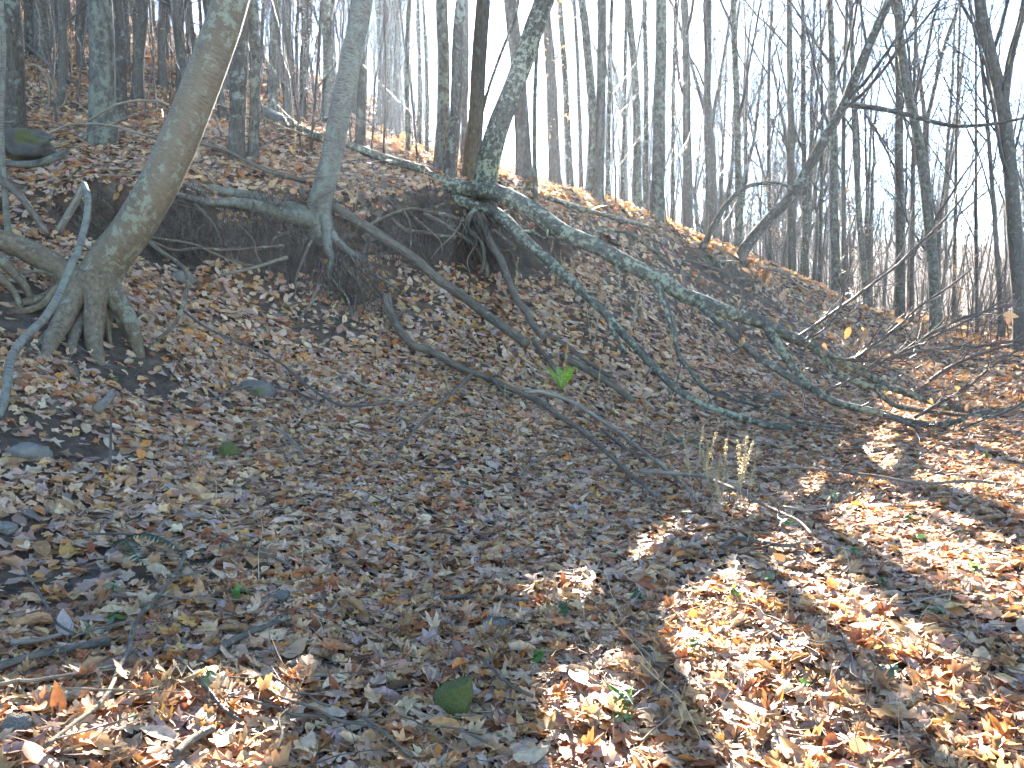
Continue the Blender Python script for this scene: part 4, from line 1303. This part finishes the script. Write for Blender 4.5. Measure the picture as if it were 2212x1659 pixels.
stick('fallen_branch', 'dark straight branch above the arching limb', [(1185, 453), (1257, 476), (1321, 492), (1400, 512)], 11, 8, 'fallen', .12)
stick('fallen_branch', 'mossy thin branch curving from under the fallen trunk', [(1100, 478), (1150, 500), (1175, 515), (1230, 508), (1290, 520)], 8, 5, 'fallen', Y=(10.9, 11.2), twigs=4)
stick('dead_branch', 'knotted thin root branch in the undercut at the low ridge end', [(1480, 575), (1540, 590), (1590, 612), (1640, 618)], 6, 5, 'root', .06, twigs=10)
stick('dead_branch', 'tangle of dead twigs on the ridge beside the dark slanting trunk', [(1640, 590), (1690, 600), (1720, 625), (1745, 640)], 7, 4, 'weathered', .08, twigs=18)
rd = np.random.default_rng(314)
for k in range(26):
    u, v = rd.uniform(40, 720), rd.uniform(285, 470)
    h = hit(u, v)
    if h is None or h[1] > 13:
        continue
    h = h + np.array([0, -rd.uniform(.05, .4), rd.uniform(.05, .2)])
    q = limb(h, np.array([rd.choice([-1, 1]) * 1.0, rd.normal(0, .3), rd.uniform(-.1, .7)]), rd.uniform(.6, 1.7), 9, rd.uniform(-1.3, -.3), .10, rd)
    e = empty('dead_twig', h, 'thin dead twig arching over the lip of the bank', 'twig', 'thin dead twigs over the bank lip')
    r = rd.uniform(.005, .011)
    MB().tube(q, np.linspace(r, r * .4, 10), 5, .08, 9).build('stem', M[('weathered', 'twig', 'dead')[k % 3]], e)
    mb = MB()
    for j in range(6):
        pp, dd = at_t(q, rd.uniform(.2, .95))
        mb.tube(limb(pp, side_dir(dd, rd.uniform(.4, 1.0), rd), rd.uniform(.12, .45), 4, -.1, .12, rd), np.linspace(r * .5, r * .2, 5), 3, cap=False)
    mb.build('twigs', M['twig'], e)['kind'] = 'stuff'
# in the leaves at the foot of the slope
stick('fallen_branch', 'dark smooth branch with pale flecks lying half in leaves', [(-10, 1472), (60, 1449), (125, 1434), (200, 1419), (240, 1413)], 19, 18, 'stick', .01, cat='branch', sides=10)
stick('forked_stick', 'long forked grey stick lying down the leafy slope', [(402, 1228), (380, 1269), (355, 1304), (330, 1334), (300, 1369), (285, 1409), (280, 1439), (260, 1479), (240, 1529), (210, 1569), (160, 1609), (100, 1659)], 9, 11, 'stick', .03, forks=[([(362, 1285), (385, 1287), (412, 1284), (442, 1273)], 7, 5, .03)])
stick('thin_stick', 'thin bent stick lying above the dark smooth branch', [(50, 1249), (75, 1289), (105, 1339), (125, 1374), (165, 1399)], 6, 6, 'stick', .02)
stick('half_buried_branch', 'thick grey branch half sunk in leaves below the slope', [(432, 1456), (490, 1414), (540, 1389), (590, 1369), (628, 1354)], 17, 13, 'stick', .005)
stick('lichened_stick', 'stout lichen coated stick end among the leaves', [(380, 1662), (415, 1629), (462, 1603)], 20, 18, 'stick', .01)
stick('bleached_twig', 'thin straight bleached twig lying across the leaves', [(145, 1547), (200, 1549), (260, 1549), (320, 1551), (420, 1554)], 5, 2, 'weathered', .06)
stick('bleached_twig', 'thin forked bleached twig with a bent tip', [(128, 1662), (190, 1644), (250, 1624), (305, 1606), (323, 1611)], 5, 3, 'weathered', .06)
stick('bark_strip', 'short curled strip of dead wood in the leaves', [(660, 1489), (700, 1484), (750, 1494)], 9, 7, 'weathered', .01)
stick('dark_branch', 'dark half buried branch beside the pale flat stone', [(960, 1307), (1025, 1304), (1106, 1309), (1140, 1312)], 9, 9, 'stick', .0)
stick('grey_branch', 'dead grey branch lying beside the dark smooth branch', [(25, 1414), (80, 1409), (135, 1394)], 14, 9, 'weathered', .01)
stick('broken_stub', 'broken barkless stub poking from the leafy slope', [(212, 905), (232, 885), (246, 866)], 22, 15, 'weathered', .02, cat='stick')
stick('upright_stick', 'slim upright stick standing below the broken stub', [(236, 1040), (239, 960), (240, 900)], 6, 5, 'maple', Y=(4.9, 5.05), cat='stick')
stick('thin_branch', 'long thin dark branch lying across the middle of the slope', [(395, 690), (450, 730), (520, 760), (600, 800), (660, 850), (720, 890), (770, 898), (840, 890)], 5, 6, 'twig', .05, twigs=12)
stick('thin_branch', 'thin bowed dark twig lying beside the grey boulder', [(445, 890), (500, 865), (560, 852), (620, 860), (690, 885)], 5, 4, 'twig', .04, twigs=5)
stick('short_stick', 'short pale stick lying on leaves below the grey boulder', [(597, 937), (625, 960), (645, 985), (660, 1008)], 7, 6, 'weathered', .02, cat='stick')
stick('thin_branch', 'thin pale twig running down to the hooked branch fork', [(738, 822), (790, 850), (850, 880), (930, 895)], 4, 4, 'weathered', .03)
stick('forked_twig', 'forked pale twig lying below the long hooked branch', [(1110, 1100), (1130, 1050), (1150, 1020), (1190, 1000), (1230, 985)], 6, 4, 'dead', .04, twigs=6)
stick('thin_branch', 'long thin pale branch lying across the sunlit leaves', [(1620, 1040), (1700, 1031), (1790, 1038), (1880, 1050), (1990, 1068), (2100, 1064), (2160, 1072)], 5, 7, 'weathered', .05, twigs=6)
stick('dark_branch', 'short dark branch hidden in leaves below the hooked branch', [(1300, 940), (1340, 975), (1380, 995), (1430, 1003)], 8, 5, 'dead', .02, twigs=5)
# loose twigs lying about
rk = np.random.default_rng(91)
for k in range(70):
    u, v = rk.uniform(40, 2170), rk.uniform(700, 1620)
    h = hit(u, v)
    if h is None or h[1] > 12:
        continue
    a = rk.uniform(0, 3.14)
    Ls = rk.uniform(.15, .6)
    xs = h[0] + np.linspace(-.5, .5, 7) * Ls * math.cos(a) + rk.normal(0, .012, 7)
    ys = h[1] + np.linspace(-.5, .5, 7) * Ls * math.sin(a) + rk.normal(0, .012, 7)
    p = np.stack([xs, ys, zf(xs, ys) + .045 + rk.uniform(0, .03)], 1)
    r = rk.uniform(.003, .008)
    o = MB().tube(spline(p, 14), np.linspace(r, r * .5, 14), 5, .1, 12).build('fallen_twig', M[('twig', 'dead', 'weathered', 'stick')[int(rk.integers(0, 4))]])
    origin_to(o, p[3])
    tag(o, 'small loose twig lying on the leaf litter', 'twig', 'loose twigs on the leaves')

# --- crumbs of fine twig and stem through the litter
tl = MB()
tx, ty = scatter(1.8, 12.0, 26, 38, rk)
tz, tn = normals(tx, ty)
for x_, y_, z_, n_ in zip(tx, ty, tz, tn):
    d_ = cross(n_, rk.normal(0, 1, 3)); d_ /= np.linalg.norm(d_)
    d_ = d_ + n_ * rk.normal(.08, .12)
    q = limb(np.array([x_, y_, z_]) + n_ * rk.uniform(.02, .045), d_, rk.uniform(.05, .32), 3, 0, .16, rk)
    r = rk.uniform(.0012, .0032)
    tl.tube(q, np.linspace(r, r * .5, 4), 3, cap=False)
tag(tl.build('twig_litter', M['twig']), 'fine broken twigs scattered all through the fallen leaves', 'twigs', kind='stuff')

# --- rootlets hanging in the undercuts
_ss = np.linspace(0, len(CREST) - 1.001, 160)
_cp = np.array([CREST[int(q)] * (1 - q + int(q)) + CREST[int(q) + 1] * (q - int(q)) for q in _ss])
CRZ = (_ss, zf(_cp[:, 0] - .08, _cp[:, 1] + .22) - .10)
hm = MB()
for k in range(7000):
    s0 = rk.uniform(0, len(CREST) - 2.001)
    i = int(s0)
    wgt = CREST_U[i] * (1 - s0 + i) + CREST_U[i + 1] * (s0 - i)
    if rk.random() > wgt ** 1.5:
        continue
    c = CREST[i] * (1 - s0 + i) + CREST[i + 1] * (s0 - i)
    t_ = CREST[i + 1] - CREST[i]
    nrm2 = np.array([t_[1], -t_[0]]) / np.linalg.norm(t_)
    if vnoise(np.array([[s0 * 5.3, 3.0, 1.0]]))[0] < -.15:
        continue
    c = c + nrm2 * rk.uniform(-.05, .3)
    z = float(np.interp(s0, CRZ[0], CRZ[1])) - rk.uniform(.0, .6)
    d = np.array([nrm2[0] * .25 + rk.normal(.1, .8), nrm2[1] * .25 + rk.normal(0, .3), -1.0])
    q = limb(np.array([c[0], c[1], z]), d, rk.uniform(.1, .75) ** 1.3 * (.7 + wgt * .5), 6, -.25, .34, rk)
    r = rk.choice([.0028, .004, .007], p=[.5, .36, .14])
    hm.tube(q, np.linspace(r, r * .4, 7), 3, cap=False)
for (u, v, Y, sp, nn) in ((715, 600, 9.4, .16, 150), (740, 560, 9.55, .22, 130), (690, 610, 9.3, .14, 90), (1060, 480, 10.65, .22, 130), (860, 505, 10.1, .18, 90), (760, 630, 9.25, .14, 90), (420, 480, 8.95, .3, 120), (560, 490, 9.2, .3, 120), (960, 490, 10.45, .3, 120), (1560, 590, 14.6, .35, 70), (780, 590, 9.5, .2, 90)):
    c = P3(u, v, Y)
    for k in range(nn):
        q = limb(c + np.array([rk.normal(0, sp), rk.normal(0, .08), rk.normal(0, .08)]), np.array([rk.normal(.15, .4), -.2, -1]), rk.uniform(.2, .7), 5, -.5, .22, rk)
        r = rk.choice([.003, .0045, .007], p=[.5, .35, .15])
        hm.tube(q, np.linspace(r, r * .4, 6), 3, cap=False)
tag(hm.build('hanging_rootlets', M['hair']), 'matted fine rootlets hanging from the undercut lip of the bank', 'roots', kind='stuff')

# ------------------------------------------------------------------ stones
import bmesh


def rock(name, label, u, v, size, mat, shape=(1, 1, .7), seed=0, sink=.3, cat='stone', rz=0.0, amp=.3, Y=None, wedge=0.0):
    bm = bmesh.new()
    bmesh.ops.create_icosphere(bm, subdivisions=4, radius=1)
    V = np.array([q.co[:] for q in bm.verts])
    F = np.array([[q.index for q in f.verts] for f in bm.faces])
    bm.free()
    V = np.sign(V) * np.abs(V) ** .8
    V = V * (1 + amp * fbm(V * 1.3 + seed * 7.7, 3)[:, None] + .13 * fbm(V * 3.7 + seed, 3)[:, None] + .05 * fbm(V * 11 + seed, 2)[:, None])
    V = V * np.array(shape) * size
    if wedge:
        k = 1 - wedge * (1 - (V[:, 2] / np.abs(V[:, 2]).max() + 1) / 2)
        V = V * np.stack([k, k, np.ones_like(k)], 1)
        V[:, 1] += V[:, 2] * .45
        V[:, 2] = np.minimum(V[:, 2], np.abs(V[:, 2]).max() * (.62 + .25 * V[:, 0] / np.abs(V[:, 0]).max()))
    c, s_ = math.cos(rz), math.sin(rz)
    V = V @ np.array([[c, -s_, 0], [s_, c, 0], [0, 0, 1]]).T
    h = hit(u, v) if Y is None else P3(u, v, Y)
    o = MB().add(V, F).build(name, M[mat])
    o.location = h + np.array([0, 0, size * shape[2] * (.32 - sink)])
    return tag(o, label, cat)


rock('boulder', 'dark domed boulder with lichen, sunlit rim, beside the slim birch', 55, 322, .24, 'dark_rock', (1.15, .8, .55), 1, .1, 'boulder', Y=8.3, amp=.5)
rock('mossy_stone', 'wedge shaped stone coated in bright green moss', 975, 1545, .13, 'moss_rock', (.66, .55, .80), 3, .02, rz=-.35, amp=.30, wedge=.55)
rock('boulder', 'rounded grey brown boulder bedded in the leafy slope', 556, 850, .14, 'part_moss', (1.1, .8, .8), 4, .25, 'boulder')
rock('pale_stone', 'pale flat topped stone on the bare soil patch', 62, 982, .11, 'pale_rock', (1.0, .8, .55), 5, .2)
rock('mossy_stone', 'small stone with dull moss bedded in the slope', 495, 985, .09, 'moss_rock', (.9, .8, .9), 6, .2)
rock('pale_stone', 'small pale speckled stone among the leaves near the mossy wedge', 1070, 1352, .06, 'pale_rock', (1.1, .9, .5), 7, .1)
rock('pale_stone', 'light stone on the bank beside the looping root', 393, 604, .11, 'pale_rock', (1.1, .8, .6), 8, .1)
rock('stone', 'small brown stone with a mossy side in the leaves', 604, 1295, .05, 'part_moss', (1, .9, .7), 10, .1)
rock('stone', 'grey stone half hidden beside the bleached twigs', 35, 1590, .05, 'part_moss', (.8, .8, 1.0), 11, .1)
rock('stone', 'grey stone in the flat by the cut end of the fallen stem', 1672, 860, .11, 'part_moss', (1.2, .8, .6), 12, .15)
rock('pale_stone', 'pale stone at the margin below the bare soil', 10, 1145, .05, 'pale_rock', (1.2, .8, .6), 13, .1)

# ------------------------------------------------------------------ ferns and small plants


def frond(mb, p0, d0, L, rng, droop, col):
    q = limb(p0, d0, L, 9, -droop, .03, rng)
    mb.add(*tube(q, np.linspace(.003, .001, 10), 3, cap=False), col=np.repeat(col[None] * .6, 30, 0))
    for k in range(18):
        t = .12 + .86 * k / 18
        p, d = at_t(q, t)
        d = d / np.linalg.norm(d)
        s_ = cross(d, [0, 0, 1.0]); s_ /= np.linalg.norm(s_) + 1e-9
        n_ = cross(s_, d)
        Lp = L * .20 * math.sin(math.pi * min(1, .25 + .75 * (1 - t))) * (1.05 - t * .6)
        for sg in (-1, 1):
            a = p + d * .2 * Lp
            tip = p + s_ * sg * Lp + d * .35 * Lp - n_ * .15 * Lp * rng.uniform(.3, 1.5)
            mid = (p + tip) / 2
            V = np.array([p - d * .12 * Lp, mid - d * .10 * Lp, tip, mid + d * .16 * Lp + n_ * .05 * Lp, a])
            mb.add(V, np.array([[0, 1, 2], [0, 2, 3], [0, 3, 4]]), V * 8, np.repeat(col[None] * rng.uniform(.8, 1.2), 5, 0))


def fern(label, u, v, size, nfr, col, seed, group=None, lean=None, rise=0.0):
    rng = np.random.default_rng(seed)
    h = hit(u, v)
    e = empty('fern', h, label, 'fern', group)
    for k in range(nfr):
        mb = MB()
        a = k * 6.28 / nfr + rng.uniform(-.3, .3) if lean is None else lean + rng.normal(0, .35)
        frond(mb, h.copy() + [0, 0, .01], np.array([math.cos(a), math.sin(a), rng.uniform(.6, 1.3) + rise]), size * rng.uniform(.75, 1.1), rng, 1.7, np.array(col))
        mb.build('frond', M['green'], e, False)
    return e


fern('bright yellow green fern with sunlight painted into its frond colour', 1213, 848, .40, 8, (.32, .50, .03), 1, rise=1.1)  # frond colour brightened to stand in for a spot of sun
fern('dark green fern frond lying across the leaves', 235, 1195, .42, 2, (.035, .085, .03), 2, lean=-.25)
fern('dark green fern tuft in shade at the foot of the bank', 1470, 965, .38, 6, (.03, .08, .028), 3)
fern('small dark fern growing in the undercut at the low ridge end', 1540, 582, .6, 6, (.03, .08, .03), 4)
fern('low dark fern on the flat behind the fallen branches', 1575, 772, .45, 5, (.04, .08, .03), 5)
fern('low fern lying beside the grey stone on the flat', 1625, 872, .4, 5, (.045, .085, .03), 6)
fern('yellowing fern on the crest by the mossy footed trunk', 1130, 420, .45, 5, (.13, .15, .03), 7)
fern('sunny fern tuft on the crest between the ridge trunks', 1265, 470, .5, 5, (.14, .17, .03), 8)


def sprig(u, v, rng, group, label):
    h = hit(u, v)
    if h is None:
        return
    e = empty('green_sprig', h, label, 'plant', group)
    hh = rng.uniform(.03, .09)
    q = limb(h, np.array([rng.normal(0, .25), rng.normal(0, .25), 1.0]), hh, 4, .1, .1, rng)
    MB().tube(q, np.linspace(.002, .0012, 5), 4, cap=False).build('stem', M['reed'], e)
    col = np.array([(.07, .14, .03), (.10, .19, .03), (.05, .11, .035)][int(rng.integers(0, 3))])
    for k in range(int(rng.integers(3, 7))):
        p, _ = at_t(q, rng.uniform(.55, 1))
        a = rng.uniform(0, 6.28)
        R = leaf_frames(np.array([[math.cos(a) * .5, math.sin(a) * .5, 1]]), np.array([.15]), rng)[0]
        leaf_object('leaf', HI[12 + int(rng.integers(0, 3))], R, p + np.array([math.cos(a), math.sin(a), 0]) * .018, rng.uniform(.022, .040), col * rng.uniform(1.0, 1.5), e, 'green')


for u, v in ((578, 748), (482, 1192), (238, 1350), (395, 1232), (210, 1380), (138, 1405), (430, 1500), (272, 1570), (135, 1525), (512, 1305), (1215, 1340), (252, 833), (1165, 1440), (245, 1290),
             (1790, 1060), (1805, 1090), (1990, 1170), (1845, 1210), (2110, 1240), (1660, 1270), (1690, 1150), (1380, 1320), (1345, 1570), (1345, 1530), (1925, 1480), (1590, 1300), (1735, 1490), (2010, 1330), (1500, 1420), (1900, 1270), (2130, 1000), (1955, 1130)):
    sprig(u + rk.uniform(-4, 4), v, rk, 'small green sprigs in the leaves', 'small green leafy sprig poking through the fallen leaves')


# dry weeds and stalks
WEED = []
for s_ in range(5):
    rw = np.random.default_rng(60 + s_)
    q = limb(np.array([0, 0, -.03]), np.array([rw.normal(0, .08), rw.normal(0, .08), 1.0]), .62, 10, .1, .03, rw)
    a, b = MB().tube(q, np.linspace(.004, .0018, 11), 5, cap=False), MB()
    for k in range(130):
        t = .42 + .57 * rw.random()
        p, d = at_t(q, t)
        w_ = .03 * (1.25 - t)
        p = p + rw.normal(0, 1, 3) * w_ * .55
        z_ = rw.uniform(.006, .013)
        tet = rw.normal(0, 1, (4, 3)); tet /= np.linalg.norm(tet, axis=1, keepdims=True)
        b.add(p + tet * z_, np.array([[0, 1, 2], [0, 2, 3], [0, 3, 1], [1, 3, 2]]))
    WEED.append((a.mesh('stem', M['straw']), b.mesh('seed_head', M['seed'], False)))


def weed(u, v, sc_, rng, group, label):
    h = hit(u, v)
    if h is None:
        return
    e = empty('dry_weed', h, label, 'weed', group)
    e.scale = (sc_,) * 3
    e.rotation_euler = (rng.normal(0, .14), rng.normal(0, .14), rng.uniform(0, 6.28))
    for me, nm in zip(WEED[int(rng.integers(0, 5))], ('stem', 'seed_head')):
        o = bpy.data.objects.new(nm, me); COL.objects.link(o); o.parent = e


for u, v in ((1188, 575), (1215, 640), (1230, 650), (1205, 620), (1222, 615), (1110, 650), (1118, 640), (1270, 760), (1282, 750), (1275, 730), (1218, 820), (1238, 640), (1360, 740), (1370, 720), (1378, 735), (1445, 790), (1452, 800), (1345, 690), (1320, 670), (1290, 700)):
    weed(u, v, rk.uniform(.7, 1.1), rk, 'dry weeds on the bank by the fallen stem', 'dry tan seed spike standing on the bank beside the fallen stem')
for u, v in ((1505, 1040), (1515, 1055), (1525, 1075), (1545, 1090), (1560, 1100), (1590, 1095), (1600, 1110), (1535, 1120), (1580, 1120), (1500, 1090), (1570, 1140), (1610, 1085)):
    weed(u, v, rk.uniform(.65, 1.0), rk, 'dry weed clump by the pale branch', 'dry tan seed spike in the clump beside the thin pale branch')
for u, v in ((1010, 760), (1035, 800), (1075, 760), (1120, 700), (1140, 830), (1180, 870), (1230, 900), (1090, 900), (980, 880), (1290, 860), (1330, 900), (1060, 980), (1160, 960), (1390, 940), (1420, 1000)):
    weed(u, v, rk.uniform(.4, .8), rk, 'dry weeds on the slope below the fallen stem', 'dry seed spike on the open slope below the fallen stem')
for u, v in ((235, 255), (240, 265), (760, 455), (765, 470), (455, 330), (480, 320), (640, 350), (660, 340), (830, 330), (860, 345), (890, 350), (840, 350), (875, 335)):
    weed(u, v, rk.uniform(.5, .9), rk, 'dry weeds uphill of the bank', 'dry golden weed catching the sun uphill of the bank')
for k in range(60):
    u, v = (rk.uniform(1220, 2190), rk.uniform(1180, 1640)) if k < 48 else (rk.uniform(450, 1250), rk.uniform(900, 1600))
    h = hit(u, v)
    q = limb(h - [0, 0, .02], np.array([rk.normal(0, .25), rk.normal(0, .15), 1.0]), rk.uniform(.12, .42), 7, -.1, .07, rk)
    r = rk.uniform(.0011, .0026)
    o = MB().tube(q, np.linspace(r, r * .5, 8), 4, cap=False).build('dry_stalk', M['straw' if rk.random() < .6 else 'reed'])
    origin_to(o, h)
    tag(o, 'thin dry stalk standing up out of the fallen leaves', 'stalk', 'dry stalks among the leaves')

# ------------------------------------------------------------------ the air
hb = MB()
x0, x1, y0, y1, z0, z1 = -305, 305, -105, 305, float(GV[:, 2].min()) - 1.0, float(GV[:, 2].max()) + 24
c8 = np.array([(x, y, z) for x in (x0, x1) for y in (y0, y1) for z in (z0, z1)], float)
hb.add(c8, np.array([[0, 1, 3, 2], [4, 6, 7, 5], [0, 4, 5, 1], [2, 3, 7, 6], [0, 2, 6, 4], [1, 5, 7, 3]]))
hm_ = bpy.data.materials.new('haze')
hm_.use_nodes = True
hm_.node_tree.nodes.clear()
ho = hm_.node_tree.nodes.new('ShaderNodeOutputMaterial')
pv = hm_.node_tree.nodes.new('ShaderNodeVolumePrincipled')
pv.inputs['Color'].default_value = (.62, .78, 1.0, 1)
pv.inputs['Density'].default_value = .0004
pv.inputs['Anisotropy'].default_value = .65
hm_.node_tree.links.new(pv.outputs[0], ho.inputs['Volume'])
tag(hb.build('haze', hm_, smooth=False), 'thin pale haze filling the wood', 'haze', kind='stuff')
